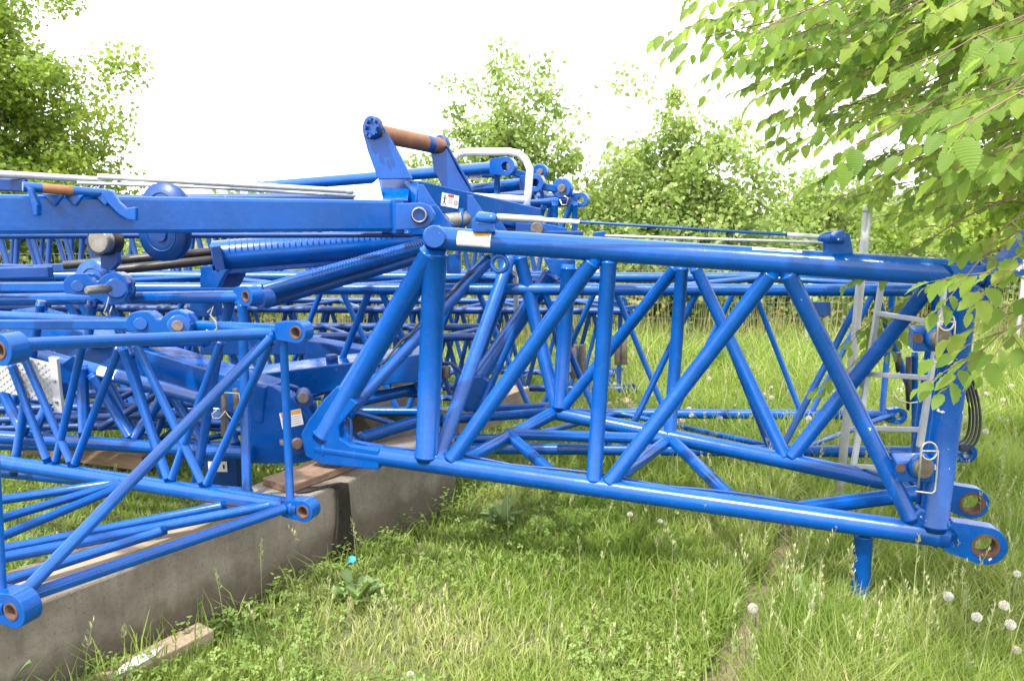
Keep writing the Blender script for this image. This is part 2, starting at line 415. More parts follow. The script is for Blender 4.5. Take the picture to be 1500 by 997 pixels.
# top fittings
def bracket(px, py, d, w, h):
    return plate('rope_bracket', head, [P(px - w, py, d), P(px - w, py - h * .6, d), P(px - w * .55, py - h, d), P(px + w * .7, py - h, d), P(px + w, py, d)], .04)
b1 = bracket(709, 340, 3.34, 17, 28)
g = Geo(); g.lathe(P(700, 319, 3.28), P(735, 321, 3.2) - P(700, 319, 3.28), [(0, .02), (.01, .028), (.08, .024), (.11, .014)], 16); g.build('rope_socket', BLUE, b1)
b2 = bracket(1228, 374, 3.0, 20, 33)
g = Geo(); g.lathe(P(1238, 347, 2.96), P(1205, 348, 2.99) - P(1238, 347, 2.96), [(0, .02), (.01, .028), (.07, .022), (.10, .012)], 16); g.build('rope_socket', BLUE, b2)
disc('pin', b2, P(1226, 346, 2.92), -Y0, .018, .05, BLUEC)
A, B = P(735, 318, 3.22), P(1206, 347, 2.99)
tube('rope_sleeve', head, A, lerp(A, B, .12), .014, GALV, weld=False, n=12)
tube('rope_sleeve', head, lerp(A, B, .12), lerp(A, B, .24), .009, WHITE, weld=False, n=12)
tube('tension_rope', head, lerp(A, B, .2), lerp(A, B, .94), .0065, BLUED, weld=False, n=10)
tube('rope_sleeve', head, lerp(A, B, .91), B, .010, GALV, weld=False, n=12)
A, B = P(880, 345, 4.5), P(1232, 356, 3.66)
tube('tension_rope', head, A, B, .008, GALV, weld=False, n=10)
plate('rope_bracket', head, [P(868, 352, 4.5), P(870, 340, 4.5), P(886, 338, 4.5), P(890, 352, 4.5)], .05)
# lifting eye under the top chord and bracket stubs
g = Geo(); c = near(732, 386); d_, s_, u_ = frame(NT_R - NT_L)
g.path([c + d_ * (.036 * math.cos(t * .314)) + u_ * (.036 * math.sin(t * .314)) - s_ * .0 for t in range(20)], .011, 10, closed=True); g.build('lifting_eye', BLUE, head)
plate('gusset', head, [P(796, 378, 4.6), P(842, 380, 4.6), P(842, 402, 4.6), P(826, 408, 4.6), P(806, 398, 4.6)], .1)
plate('gusset', head, [P(655, 372, 4.5), P(675, 372, 4.5), P(675, 400, 4.5), P(655, 400, 4.5)], .05)
tube_label(head, NT_L, NT_R, .093, .16, .0575, math.radians(153), 1.25, 1) if False else tube_label(head, NT_L, NT_R, .088, .155, .052, math.radians(12), 1.3, 1)
tube_label(head, NT_L, NT_R, .675, .19, .052, math.radians(62), .42, 2)
# right end: lugs, pin blocks, upper bracket
ax = nN if nN.y < 0 else -nN
Lc = near(1440, 795); lg = lug(head, Lc, (Lc - near(1440, 760)).cross(near(1400, 788) - Lc), near(1395, 783) - Lc, .080, .043, .06, .13, BLUEC)
Lc = P(1421, 734, 3.22); lug(head, Lc, ax, P(1380, 722, 3.26) - Lc, .072, .044, .05, .12, BLUEC)
plate('gusset', head, [near(*q) for q in ((1325, 758), (1345, 738), (1372, 748), (1396, 765), (1406, 778), (1404, 796), (1340, 792))], .06, BLUEC, bev=.015)
plate('upper_bracket', head, [P(x, y, 2.86) for x, y in ((1380, 386), (1440, 388), (1462, 378), (1482, 360), (1502, 338), (1525, 330), (1530, 400), (1480, 404), (1450, 412), (1400, 414))], .07, BLUEC)
disc('collar', head, P(1446, 399, 2.86), NT_R - NT_L, .062, .02, BLUEC)
def pinblock(px, py, d):
    c = P(px, py, d)
    b = beam('pin_block', head, P(px - 32, py, d + .02), P(px + 22, py, d - .02), .12, .085, BLUEC)
    g = Geo(); cc = P(px - 22, py, d - .055); g.lathe(cc, -Y0 + X0 * -.3, [(0, .017), (.012, .017)], 16); g.build('hole', RUST, b)
    disc('pin', b, P(px + 8, py, d - .075), Vector((.15, -1, .05)), .040, .05, PINM)
    disc('pin_rim', b, P(px + 8, py, d - .066), Vector((.15, -1, .05)), .047, .04, BLUEC)
    q = lambda x, y: P(px + x, py + y, d - .118)
    g = Geo(); pts = [q(4, 30), q(8, -18), q(9, -30)] + [q(20 + 12 * math.cos(a), -24 + 13 * math.sin(a)) for a in [math.pi * (1 + k / 7) for k in range(15)]] + [q(33, -24), q(31, 10), q(29, 34), q(24, 38), q(0, 35)]
    g.path(pts, .0035, 8); g.build('retaining_clip', ZINC, b)
    return b
pinblock(1366, 495, 2.84); pinblock(1341, 684, 2.86)
tube('short_leg', head, P(1265, 782, 3.02), P(1258, 905, 3.02), .038, BLUEC)
# wires clipped along the near bottom chord and the diagonal
pts = []
for k in range(22):
    t = k / 21; p = lerp(near(560, 664), near(1180, 752), t); pts.append(p + Vector((0, .035, .022 + .016 * abs(math.sin(t * 9)))))
ptube('cable', head, pts, .006, BLUED, 8)
pts = [lerp(P(545, 560, 3.75), P(700, 398, 4.6), k / 14) + Vector((-.02, -.035, .03 + .012 * math.sin(k * 2.1))) for k in range(15)]
ptube('cable', head, pts, .006, RUBBER, 8)
ptube('cable', head, [p + Vector((0, .02, -.012 + .01 * math.sin(i * 1.7))) for i, p in enumerate(pts)], .005, RUBBER, 8)
ptube('hose', head, [P(x, y, 3.55) for x, y in ((497, 610), (505, 607), (513, 615), (515, 630), (513, 645), (525, 655), (545, 660), (590, 668))], .009, BLUED, 8)
# cables hanging behind the end post
cb = thing('cable_loop', 'bundle of black cables hanging in a loop behind the right end post', 'cable', P(1415, 560, 2.98))
for k in range(4):
    pts = []
    for q in range(28):
        a = 2 * math.pi * q / 28; sag = 1 + .35 * math.sin(a)
        pts.append(P(1405 + k * 2 + (15 + 3 * k) * math.cos(a) * sag * (1 if math.cos(a) > 0 else .6), 598 + (50 + 4 * k) * math.sin(a), 3.0 + .012 * k + .01 * math.sin(a * 2 + k)))
    ptube('cable', cb, pts, .0055, RUBBER, 8, closed=True)

# ================================================================== LEFT SECTION S1
S1 = thing('lattice_section', 'small blue lattice jib section at far left, resting on planks on the concrete wall', 'jib section', Vector((-1.5, 2.6, .42)), 'small lattice jib sections at the left')
zb = .50
BL, BR = G(30, 888, zb), G(450, 745, zb)
TL, TR = P(14, 510, BL.y), P(440, 485, BR.y)
cd = (G(5, 677, zb) - BR).normalized()
back = 2.2
BRk, TRk = BR + cd * back, TR + cd * back + Vector((0, 0, -.02))
nR = cd.cross(TR - BR).normalized()
def s1(px, py): return OP(px, py, BR, nR)
off = cd * .09
tube('chord', S1, BR + off * .6, BRk, .036, n=24)
tube('chord', S1, TR + off * .5, TRk, .024, n=20)
tube('chord', S1, BL + off * .6, BL + cd * back, .036, n=24)
tube('chord', S1, TL + off * .5, TL + cd * back, .03, n=20)
ea = (BR - BL).normalized(); lax = Vector((cd.y, -cd.x, 0)) * (1 if -cd.x < 0 else -1)
for C, R in ((BL, .056), (BR, .045)):
    lug(S1, C, lax, cd, R, .024, .06, .10)
for C, R in ((TL, .047), (TR, .043)):
    lug(S1, C, lax, cd, R, .022, .06, .09)
tube('end_post', S1, TL + off * 1.0, BL + off * .9, .016)
tube('end_post', S1, TR + off * .9, BR + off * .9, .0165)
tube('end_rail', S1, TL + off * .8 + ea * .03, TR + off * 1.4 + Vector((0, 0, -.015)), .0215)
tube('end_rail', S1, BL + off * .7 + ea * .05, BR + off * .9 - ea * .03, .0215)
tube('brace', S1, BL + off * .5 + ea * .05 + Vector((0, 0, .03)), TR + off * 1.2 - ea * .04 + Vector((0, 0, -.03)), .021)
for a, b, r in (((17, 536), (68, 672), .022), ((36, 525), (103, 676), .022), ((121, 505), (82, 674), .0215), ((174, 510), (110, 678), .022), ((180, 512), (246, 700), .024), ((200, 506), (296, 706), .023), ((324, 500), (252, 700), .0215), ((395, 505), (303, 708), .022)):
    tube('brace', S1, s1(*a), s1(*b), r * .80)
for a, b, r in (((189, 704), (-20, 735), .024), ((175, 707), (-20, 766), .022), ((182, 710), (-20, 795), .022), ((324, 741), (-20, 809), .023), ((405, 738), (-20, 821), .024), ((235, 778), (-20, 860), .022)):
    tube('brace', S1, G(*a, zb), G(*b, zb - .02), r * .84)
def pendant(name, par_label, xs, yb, h, xblk, d, longpin):
    # flat bar ending in a block of twin ears that hold a loose pin
    o = thing(name, par_label, 'pendant bar', P(xblk - 60, yb, d), 'flat pendant bars lying on the jib sections')
    beam('bar', o, P(xs, yb, d + .25), P(xblk - 38, yb, d), .03, rpx(h, d), BLUE)
    for k, off in enumerate((0, .075)):
        dd = d - .03 + off
        s = k * 6
        plate('ear', o, [P(x + xblk + s, y + yb, dd) for x, y in ((-42, 9), (-44, -8), (-38, -17), (-28, -20), (-12, -20), (-4, -14), (0, -9), (6, -8), (12, -14), (20, -20), (32, -22), (44, -17), (50, -6), (51, 8), (46, 20), (34, 26), (20, 25), (8, 19), (-8, 12))], .04)
    ax = (P(xblk + 30, yb, d + .2) - P(xblk + 30, yb, d)).normalized()
    disc('boss', o, P(xblk - 26, yb - 1, d - .055), ax, .026, .02, BLUE)
    disc('boss', o, P(xblk + 30, yb + 2, d - .055), ax, .045, .03, BLUE)
    disc('boss', o, P(xblk + 38, yb + 2, d + .02), ax, .058, .03, BLUED)
    if longpin:
        g = Geo(); a = P(xblk + 26, yb + 2, d - .05); e = P(xblk - 14, yb + 5, d - .16); g.lathe(a, e - a, [(0, .022), ((e - a).length - .012, .018), ((e - a).length, .014)], 18); g.build('loose_pin', STEEL, o)
    else: disc('loose_pin', o, P(xblk + 28, yb + 2, d - .075), ax, .022, .05, PINM)
    q = lambda x, y: P(xblk + x, yb + y, d - .075)
    c = ((20, 12), (16, 30), (12, 38), (26, 50), (20, 40), (24, 28)) if longpin else ((72, -18), (80, -26), (76, -14), (84, -4), (86, 6), (78, 12), (70, 8))
    ptube('retaining_clip', o, [q(*v) for v in c], .003, ZINC, 6)
    return o
pendant('pendant_bar', 'flat blue pendant bar whose pin block sits on the nearest left jib section', -40, 475, 15, 232, 3.08, False)
pendant('pendant_bar', 'flat blue pendant bar with a long grey pin sticking out of its block', -40, 420, 14, 140, 3.45, True)

# ================================================================== LEFT SECTION S2
S2 = thing('lattice_section', 'second blue jib section at left, close behind the one on the wall', 'jib section', Vector((-1.9, 3.6, .42)), 'small lattice jib sections at the left')
a, b = P(366, 434, 3.45), P(-60, 440, 3.75)
tube('chord', S2, a, b, .030, n=24)
cdx = (b - a).normalized()
lug(S2, P(368, 433, 3.42), Vector((-.55, -.83, 0)), cdx, .046, .022, .06, .08)
lug(S2, P(388, 437, 3.56), Vector((-.55, -.83, 0)), cdx, .044, .020, .06, .08, BLUED)
tube('chord', S2, P(360, 724, 3.30), P(-60, 684, 3.75), .033)
tube('chord', S2, P(-60, 505, 4.3), P(300, 500, 4.1), .028)
tube('end_post', S2, P(355, 447, 3.44), P(362, 722, 3.3), .022)
for x0, y0, x1, y1, r in ((338, 440, 322, 500, .024), (322, 500, 285, 716, .022), (135, 446, 128, 500, .022), (160, 446, 190, 520, .022), (190, 520, 240, 700, .02), (60, 446, 20, 690, .02)):
    tube('brace', S2, P(x0, y0, 3.55), P(x1, y1, 3.55), r)
beam('gusset_box', S2, P(283, 452, 3.62), P(322, 452, 3.62), .08, .07)
c0 = P(318, 560, 3.30)
for x in (328, 345):
    tube('spare_pin', S2, P(x, 575, 3.30), P(x + (2 if x > 330 else 0), 632 if x < 335 else 606, 3.30), .013, PINM, weld=False)
ptube('retaining_clip', S2, [P(x, y, 3.27) for x, y in ((318, 574), (350, 576), (352, 598), (340, 614), (334, 608), (330, 602), (322, 612), (312, 612), (310, 606), (318, 600))], .003, ZINC, 6)

# ================================================================== BASE FRAME
BF = thing('crane_base_frame', 'blue welded base frame of box arms and tubes behind the left jib sections', 'crane frame', Vector((-1.2, 4.0, .1)))
beam('box_arm', BF, P(40, 470, 4.6), P(402, 588, 3.85), .20, .17, w2=.18, h2=.20)
plate('end_plate', BF, [P(x, y, 3.84) for x, y in ((366, 556), (402, 562), (436, 582), (462, 620), (474, 640), (468, 668), (440, 674), (368, 674))], .10)
plate('end_plate', BF, [P(x, y, 3.98) for x, y in ((400, 556), (436, 566), (462, 590), (470, 640), (440, 674), (400, 668))], .04, BLUED)
for x, y in ((446, 582), (437, 649)):
    disc('pin', BF, P(x, y, 3.80), Vector((.35, -1, 0)), .040, .16, BLUED)
    disc('pin_cap', BF, P(x - 2, y, 3.71), Vector((.35, -1, 0)), .028, .03, PINM)
disc('bolt', BF, P(455, 648, 3.72), Vector((.35, -1, 0)), .014, .05, STEEL); disc('bolt', BF, P(413, 647, 3.72), Vector((.35, -1, 0)), .012, .05, STEEL)
lc = P(427, 613, 3.782); flat_label(BF, lc, (P(447, 609, 3.782) - P(407, 618, 3.782)).normalized(), (P(424, 595, 3.782) - P(431, 630, 3.782)).normalized(), Vector((0, -1, 0)), .115, .085, 1)
ca, cbp = P(30, 512, 4.2), P(296, 584, 3.8)
tube('chord', BF, ca, cbp, .038, n=24)
tube_label(BF, ca, cbp, .52, .12, .038, math.radians(25), 1.5, 3)
tube('chord', BF, P(-60, 636, 4.05), P(366, 664, 3.75), .037, n=24)
for x0, y0, x1, y1, r in ((120, 540, 124, 634, .030), (138, 552, 192, 640, .030), (236, 584, 196, 642, .028), (252, 578, 300, 650, .028), (4, 575, 34, 632, .028), (70, 590, 50, 634, .024), (330, 600, 345, 650, .024)):
    tube('brace', BF, P(x0, y0, 4.0), P(x1, y1, 3.92), r)
for k, (x0, y0, x1, y1, dd) in enumerate(((-50, 600, 370, 590, 4.6), (-50, 588, 360, 560, 4.9), (-50, 616, 300, 606, 4.5), (150, 625, 260, 560, 4.4))):
    tube('rail', BF, P(x0, y0, dd), P(x1, y1, dd), .022, BLUED)
for x0, y0, x1, y1, dd in ((-50, 570, 280, 622, 4.7), (-50, 628, 366, 618, 4.6), (30, 600, 366, 632, 4.8), (60, 640, 210, 566, 4.7), (240, 640, 340, 570, 4.8), (-50, 560, 150, 580, 4.9), (330, 560, 640, 580, 4.9), (380, 600, 520, 560, 4.8)):
    tube('rail', BF, P(x0, y0, dd), P(x1, y1, dd), .020, BLUED)
beam('tray', BF, P(20, 622, 4.9), P(330, 612, 4.9), .25, .05, BLUED)
plate('support_leg', BF, [P(x, y, 4.05) for x, y in ((300, 650), (350, 652), (352, 720), (306, 716))], .06, BLUED)
flat_label(BF, P(319, 683, 4.01), X0, Z0, -Y0, .105, .06, 2)
# centre box beams
beam('box_beam', BF, P(380, 560, 4.45), P(640, 528, 4.55), .30, .16)
beam('box_beam', BF, P(455, 512, 5.0), P(560, 530, 4.9), .14, .16, BLUED)
beam('box_beam', BF, P(300, 505, 5.1), P(470, 505, 5.1), .12, .12, BLUED)
beam('lock_block', BF, P(486, 546, 4.45), P(486, 520, 4.45), .06, .05)
disc('lock_knob', BF, P(486, 524, 4.45), Z0, .036, .04, BLUED)
disc('end_dome', BF, P(612, 520, 4.62), Z0, .13, .06, BLUED)
tube('rail', BF, P(503, 592, 4.3), P(640, 562, 4.7), .036)
tube('rail', BF, P(528, 642, 4.05), P(640, 608, 4.4), .036)
tube('rail', BF, P(640, 615, 4.5), P(800, 604, 4.8), .030)
tube('rail', BF, P(600, 640, 4.5), P(730, 642, 4.6), .030)
tube('rail', BF, P(690, 600, 5.0), P(800, 596, 4.9), .03)
tube('strut', BF, P(806, 404, 4.85), P(694, 562, 4.75), .055, n=24)
tube('strut', BF, P(745, 400, 4.95), P(690, 550, 4.8), .043)
plate('foot_plate', BF, [P(x, y, 4.72) for x, y in ((676, 552), (706, 548), (722, 560), (706, 596), (684, 600), (668, 590))], .12)
plate('foot_plate', BF, [P(x, y, 4.5) for x, y in ((606, 560), (626, 556), (636, 596), (622, 604))], .03, BLUED)
ptube('hose', BF, [P(x, y, 4.6) for x, y in ((640, 532), (660, 532), (676, 545), (682, 560))], .012, BLUED, 8)
disc('coupling', BF, P(653, 545, 4.6), Z0, .03, .07, PINM)
# checker plate step hanging on the frame
def checker():
    A_, B_, H_ = P(-90, 520, 3.55), P(77, 562, 3.45), .26
    d, s, u = frame(B_ - A_); g = Geo(); L = (B_ - A_).length
    nrm = s if s.y < 0 else -s
    g.box(lerp(A_, B_, .5) - Z0 * 0.0, d * (L / 2), nrm * .004, Z0 * (H_ / 2 - .03))
    ny, nx = 12, 34
    for i in range(nx):
        for j in range(ny):
            c = A_ + d * (L * (i + .5) / nx) + Z0 * ((j + .5) / ny - .5) * (H_ - .07) + nrm * .005
            q = (d + Z0 * (1 if (i + j) % 2 else -1)).normalized()
            g.box(c, q * .010, nrm.cross(q) * .0035, nrm * .003)
    o = g.build('step_plate', ALU, BF)
    e = Geo(); e.box(B_ + d * .022 , d * .022, nrm * .010, Z0 * (H_ / 2 + .0)); o2 = addbevel(e.build('edge_angle', ALU, o), .003)
    for zz in (-.08, .02): disc('bolt', o, B_ + d * .022 + Z0 * zz + nrm * .012, nrm, .008, .01, STEEL)
    plate('step_bracket', BF, [P(x, y, 3.52) for x, y in ((88, 536), (108, 520), (116, 524), (112, 572), (92, 580))], .02)
checker()

# ================================================================== MAST ARM
M = thing('mast_arm', 'long blue box-section mast arm lying level across the upper left', 'crane mast', P(300, 340, 3.5))
mA, mB = P(-90, 313.5, 2.93), P(572, 316, 3.9)
beam('box_arm', M, mA, mB, .15, .155, bev=.016)
beam('collar', M, P(567, 317, 3.88), P(583, 317, 3.91), .18, .175)
plate('fork', M, [P(x, y, 3.82) for x, y in ((580, 298), (618, 297), (630, 301), (637, 312), (636, 322), (628, 332), (616, 335), (580, 337))], .05)
plate('fork', M, [P(x, y, 4.05) for x, y in ((580, 298), (618, 297), (632, 303), (638, 314), (632, 330), (616, 335), (580, 337))], .05)
disc('pin', M, P(614, 315, 3.79), Vector((.2, -1, 0)), .042, .06, BLUED)
g = Geo(); c = P(614, 315, 3.752); g.path([c + X0 * (.034 * math.cos(k * .314)) + Z0 * (.034 * math.sin(k * .314)) for k in range(20)], .0045, 6, closed=True); g.build('retaining_ring', STEEL, M)
# grab bar on the near side with its gussets
ga, gb = P(42, 274, 2.98), P(158, 284, 3.16)
tube('grab_bar', M, ga, gb, .019, weld=False)
tube('rust_patch', M, lerp(ga, gb, .16), lerp(ga, gb, .54), .0194, ROLLER, weld=False, ext=0)
plate('gusset', M, [P(x, y, 2.965) for x, y in ((41, 272), (48, 276), (58, 300), (58, 316), (52, 316), (48, 296))], .03)
plate('gusset', M, [P(x, y, 3.13) for x, y in ((150, 283), (158, 277), (166, 280), (176, 296), (186, 305), (201, 303), (201, 323), (190, 322), (176, 314), (160, 298))], .025)
for x in (76, 106, 150):
    plate('rib', M, [P(x - 14, 283, 3.03 + (x - 60) * .0012), P(x + 18, 286, 3.03 + (x - 60) * .0012), P(x + 6, 302, 3.03 + (x - 60) * .0012)], .02)
def sheave(par, c, axis, R, w, mat=None):
    o = disc('sheave', par, c, axis, R, w, mat or BLUE, 40, prof=[(0, R * .30), (0, R * .82), (w * .08, R * .84), (w * .08, R), (w * .25, R), (w * .5, R * .86), (w * .75, R), (w * .92, R), (w * .92, R * .84), (w, R * .82), (w, R * .30)])
    disc('hub', o, c, axis, R * .28, w * 1.3, BLUED)
    g = Geo(); a, s, u = frame(axis); g.path([c - a * 0 + (s * math.cos(k * .157) + u * math.sin(k * .157)) * R * .62 + a * (w * .5 * (1 if a.y < 0 else -1)) for k in range(40)], R * .03, 6, closed=True); g.build('groove_ring', BLUED, o)
    return o
sx = Vector((-.25, -1, 0))
sheave(M, P(243, 305, 3.55), sx, .115, .06, BLUED); sheave(M, P(242, 343, 3.55), sx, .125, .06, BLUED)
sheave(M, P(142, 412, 3.75), sx, .11, .05); 
disc('roller', M, P(149, 353, 3.5), sx, .055, .05, STEEL); disc('roller_case', M, P(155, 353, 3.58), sx, .068, .10, DARK)
plate('sheave_bracket', M, [P(x, y, 3.6) for x, y in ((150, 350), (172, 350), (176, 385), (166, 396), (150, 392))], .04, BLUED)
tube('rail', M, P(-60, 346, 3.5), P(600, 344, 4.0), .014, BLUED)
beam('channel', M, P(-60, 401, 3.9), P(75, 398, 3.9), .05, .06, BLUED); beam('channel', M, P(-60, 388, 4.1), P(45, 392, 4.1), .05, .03, BLUED)
beam('channel', M, P(20, 396, 4.4), P(160, 388, 4.2), .05, .05, BLUED)
beam('deck', M, P(-60, 268, 3.6), P(40, 272, 3.6), .03, .06, BLUED)

# grey rods lying along the top of the arm
rods = [((-60, 251), (148, 264), 3.45, .017), ((150, 259), (512, 280), 3.75, .015), ((190, 268), (470, 284), 3.9, .010), ((290, 272), (525, 287), 4.0, .013), ((120, 268), (330, 276), 3.65, .008)]
txt = ['thick pale grey pipe entering the photo at the left edge above the mast arm', 'long pale grey pipe lying above the mast arm, topmost of its bunch', 'thin grey rod under the long pale pipe above the mast arm', 'pale grey pipe whose open end stops beside the roller frame', 'thinnest grey rod beside the upper rope sheave of the mast arm']
for (a, b, d, r), t in zip(rods, txt):
    o = thing('pendant_rod', t, 'rod', P(*a, d), 'grey rods lying on the mast arm')
    A, B = P(*a, d), P(*b, d + .35); tube('rod', o, A, B, r, GALV if r > .011 else ALU, weld=False, n=14)
    disc('end_collar', o, B, B - A, r * 1.15, .03, GALV); 

# ================================================================== CYLINDERS
CY1 = thing('hydraulic_cylinder', 'big dark blue ribbed cylinder lying under the mast arm', 'hydraulic cylinder', P(400, 400, 4.1))
def ribbed(par, A, B, r, t0, t1, n):
    tube('barrel', par, A, B, r, BLUE, weld=False, n=28)
    d, s, u = frame(B - A); g = Geo()
    for k in range(n):
        c = lerp(A, B, t0 + (t1 - t0) * k / n); g.path([c + (s * math.cos(q * .314) + u * math.sin(q * .314)) * (r + .001) for q in range(1, 8)], .0035, 6)
    g.build('weld_ribs', BLUE, par)
ribbed(CY1, P(318, 376, 4.0), P(630, 350, 4.35), .085, .06, .96, 34)
beam('bottom_rail', CY1, P(325, 398, 3.98), P(600, 376, 4.3), .05, .03)
tube('piston_rod', CY1, P(100, 388, 3.85), P(318, 368, 4.0), .022, DARK, weld=False); tube('piston_rod', CY1, P(165, 396, 3.82), P(318, 380, 3.97), .024, DARK, weld=False)
beam('end_block', CY1, P(311, 378, 3.96), P(325, 376, 3.98), .18, .13, BLUED)
plate('mount_bracket', CY1, [P(x, y, 3.92) for x, y in ((297, 390), (314, 388), (315, 396), (336, 394), (322, 420), (296, 420))], .06)
plate('mount_bracket', CY1, [P(x, y, 4.1) for x, y in ((322, 398), (362, 392), (348, 420), (318, 420))], .08, BLUED)
CY2 = thing('hydraulic_cylinder', 'pair of thinner blue ribbed struts slanting up to the mast arm pin', 'hydraulic cylinder', P(480, 420, 4.0))
ribbed(CY2, P(392, 424, 3.75), P(632, 356, 4.2), .036, .25, .95, 40)
tube('barrel', CY2, P(392, 442, 3.85), P(632, 372, 4.3), .033, BLUED, weld=False)
plate('web', CY2, [P(400, 428, 3.82), P(620, 362, 4.25), P(620, 376, 4.27), P(400, 440, 3.84)], .02, BLUED)

# ================================================================== GANTRY
GA = thing('gantry_frame', 'blue gantry frame carrying a rusty roller between two upright arms', 'crane frame', P(650, 400, 4.5))
plate('arm', GA, [P(x, y, 4.35) for x, y in ((533, 196), (532, 186), (540, 178), (554, 178), (564, 188), (586, 226), (604, 262), (555, 263), (540, 222))], .06)
plate('arm', GA, [P(x, y, 4.75) for x, y in ((630, 212), (634, 204), (646, 202), (654, 212), (672, 250), (692, 282), (650, 276), (636, 250))], .06)
plate('arm_flange', GA, [P(655, 213, 4.68), P(693, 280, 4.68), P(686, 282, 4.9), P(648, 214, 4.9)], .012, BLUED)
ra, rb = P(556, 196, 4.36), P(643, 214, 4.74)
disc('roller_hub', GA, P(546, 187, 4.31), rb - ra, .062, .05, BLUED)
g = Geo(); d_, s_, u_ = frame(rb - ra); c = P(545, 187, 4.27)
for k in range(8): g.lathe(c + (s_ * math.cos(k * .785) + u_ * math.sin(k * .785)) * .046, d_ * -1, [(0, .012), (.016, .012)], 6, False)
g.build('bolts', BLUED, GA)
tube('roller', GA, ra, rb, .050, ROLLER, weld=False, n=28)
tube('roller_paint', GA, lerp(ra, rb, .74), lerp(ra, rb, .86), .0505, BLUED, weld=False, ext=0, n=28)
disc('roller_hub', GA, P(646, 213, 4.78), rb - ra, .062, .04, BLUED)
# base box under the arms
plate('base_box', GA, [P(554, 262, 4.50), P(603, 262, 4.50), P(598, 300, 4.26), P(558, 300, 4.26)], .06, BLUE)
plate('cover_plate', GA, [P(518, 291, 4.2), P(554, 262, 4.28), P(562, 298, 4.26), P(524, 298, 4.2)], .02, WHITE)
beam('cross_beam', GA, P(600, 284, 4.34), P(780, 322, 5.0), .14, .15, w2=.14, h2=.15)
flat_c = P(650, 287, 4.43)
bd = (P(780, 322, 5.0) - P(600, 284, 4.34)).normalized(); bn = Vector((bd.y, -bd.x, 0)).normalized()
flat_label(GA, lerp(P(600, 284, 4.34), P(780, 322, 5.0), .24) + bn * .071 , bd, bn.cross(bd) * (-1 if bn.cross(bd).z < 0 else 1), bn, .125, .075, 0)
for x, y, d in ((612, 270, 4.25), (684, 286, 4.5), (708, 296, 4.7)):
    plate('gusset', GA, [P(x, y, d), P(x + 8, y, d), P(x + 36, y + 44, d), P(x + 54, y + 60, d), P(x, y + 60, d)], .02)
plate('side_web', GA, [P(x, y, 4.25) for x, y in ((600, 300), (640, 300), (668, 340), (600, 345))], .03)
plate('side_web', GA, [P(x, y, 4.9) for x, y in ((690, 280), (705, 300), (760, 320), (830, 334), (830, 345), (690, 345))], .03)
plate('side_web', GA, [P(x, y, 4.8) for x, y in ((755, 326), (792, 328), (806, 340), (820, 352), (755, 352))], .05, BLUED)
disc('pin', GA, P(786, 335, 4.76), -Y0, .04, .05, PINM)
tube('drum', GA, P(655, 324, 4.4), P(700, 318, 4.6), .045, STEEL, weld=False); disc('drum_flange', GA, P(676, 322, 4.5), X0, .07, .03, BLUE)
beam('lower_beam', GA, P(600, 350, 4.5), P(850, 350, 4.9), .1, .10, BLUED)
rail = [P(663, 240, 5.0)] + [P(x, y, 5.0) for x, y in ((664, 232), (670, 226), (680, 223), (745, 222), (760, 225), (770, 234), (776, 248), (774, 280), (770, 306))]
ptube('handrail', GA, rail, .024, WHITE, 14)
tube('handrail', GA, P(697, 288, 4.9), P(770, 292, 5.0), .022, WHITE, weld=False)
plate('rail_foot', GA, [P(758, 326, 5.0), P(760, 306, 5.0), P(766, 300, 5.0), P(778, 300, 5.0), P(778, 326, 5.0)], .06)
tube('grey_post', GA, P(755, 392, 5.0), P(757, 470, 5.0), .018, ALU, weld=False)

# ================================================================== FAR TRUSSES
def truss(label, A, B, height, width_dir, width, rc, rb_, npan, name='lattice_section', loc=None, phase=0, mat=None, endfr=True):
    """A, B: near bottom chord line"""
    o = thing(name, label, 'jib section', Vector((lerp(A, B, .5).x, lerp(A, B, .5).y, 0.0 if A.z < 1 else A.z)), 'lattice boom sections stored in the yard behind')
    up = Vector((0, 0, height)); w = width_dir.normalized() * width
    for q in (Vector((0, 0, 0)), up, w, w + up): tube('chord', o, A + q, B + q, rc, mat or BLUE, n=18)
    for fi, q in enumerate((Vector((0, 0, 0)), w)):
        ph = phase + (0.5 if fi else 0)
        for k in range(npan + 1):
            t0 = (k - ph) / npan; tm = (k + .47 - ph) / npan; t1 = (k + .53 - ph) / npan; t2 = (k + 1 - ph) / npan
            if 0 <= t0 and tm <= 1: tube('brace', o, lerp(A, B, t0 + .03 / npan) + q, lerp(A, B, tm) + q + up, rb_, mat or BLUE, n=12)
            if 0 <= t1 and t2 <= 1: tube('brace', o, lerp(A, B, t1) + q + up, lerp(A, B, t2 - .03 / npan) + q, rb_, mat or BLUE, n=12)
    for k in range(npan):
        a0, a1 = lerp(A, B, k / npan), lerp(A, B, (k + 1) / npan); qa, qb = (0, 1) if k % 2 else (1, 0)
        tube('brace', o, a0 + w * qa, a1 + w * qb, rb_ * .9, mat or BLUE, n=10)
        tube('brace', o, a0 + w * qb + up, a1 + w * qa + up, rb_ * .9, mat or BLUE, n=10)
    if endfr:
        e = (A - B).normalized()
        for q in (Vector((0, 0, 0)), w): tube('end_post', o, B + q + e * .06, B + q + up + e * .06, rb_, mat or BLUE, n=12)
        for q in (Vector((0, 0, 0)), up, w, w + up): lug(o, B + q + e * -.05, w, e, rc * 1.7, rc * .75, rc * 1.6, rc * 2.0, mat or BLUE, rust=False, n=20)
    return o
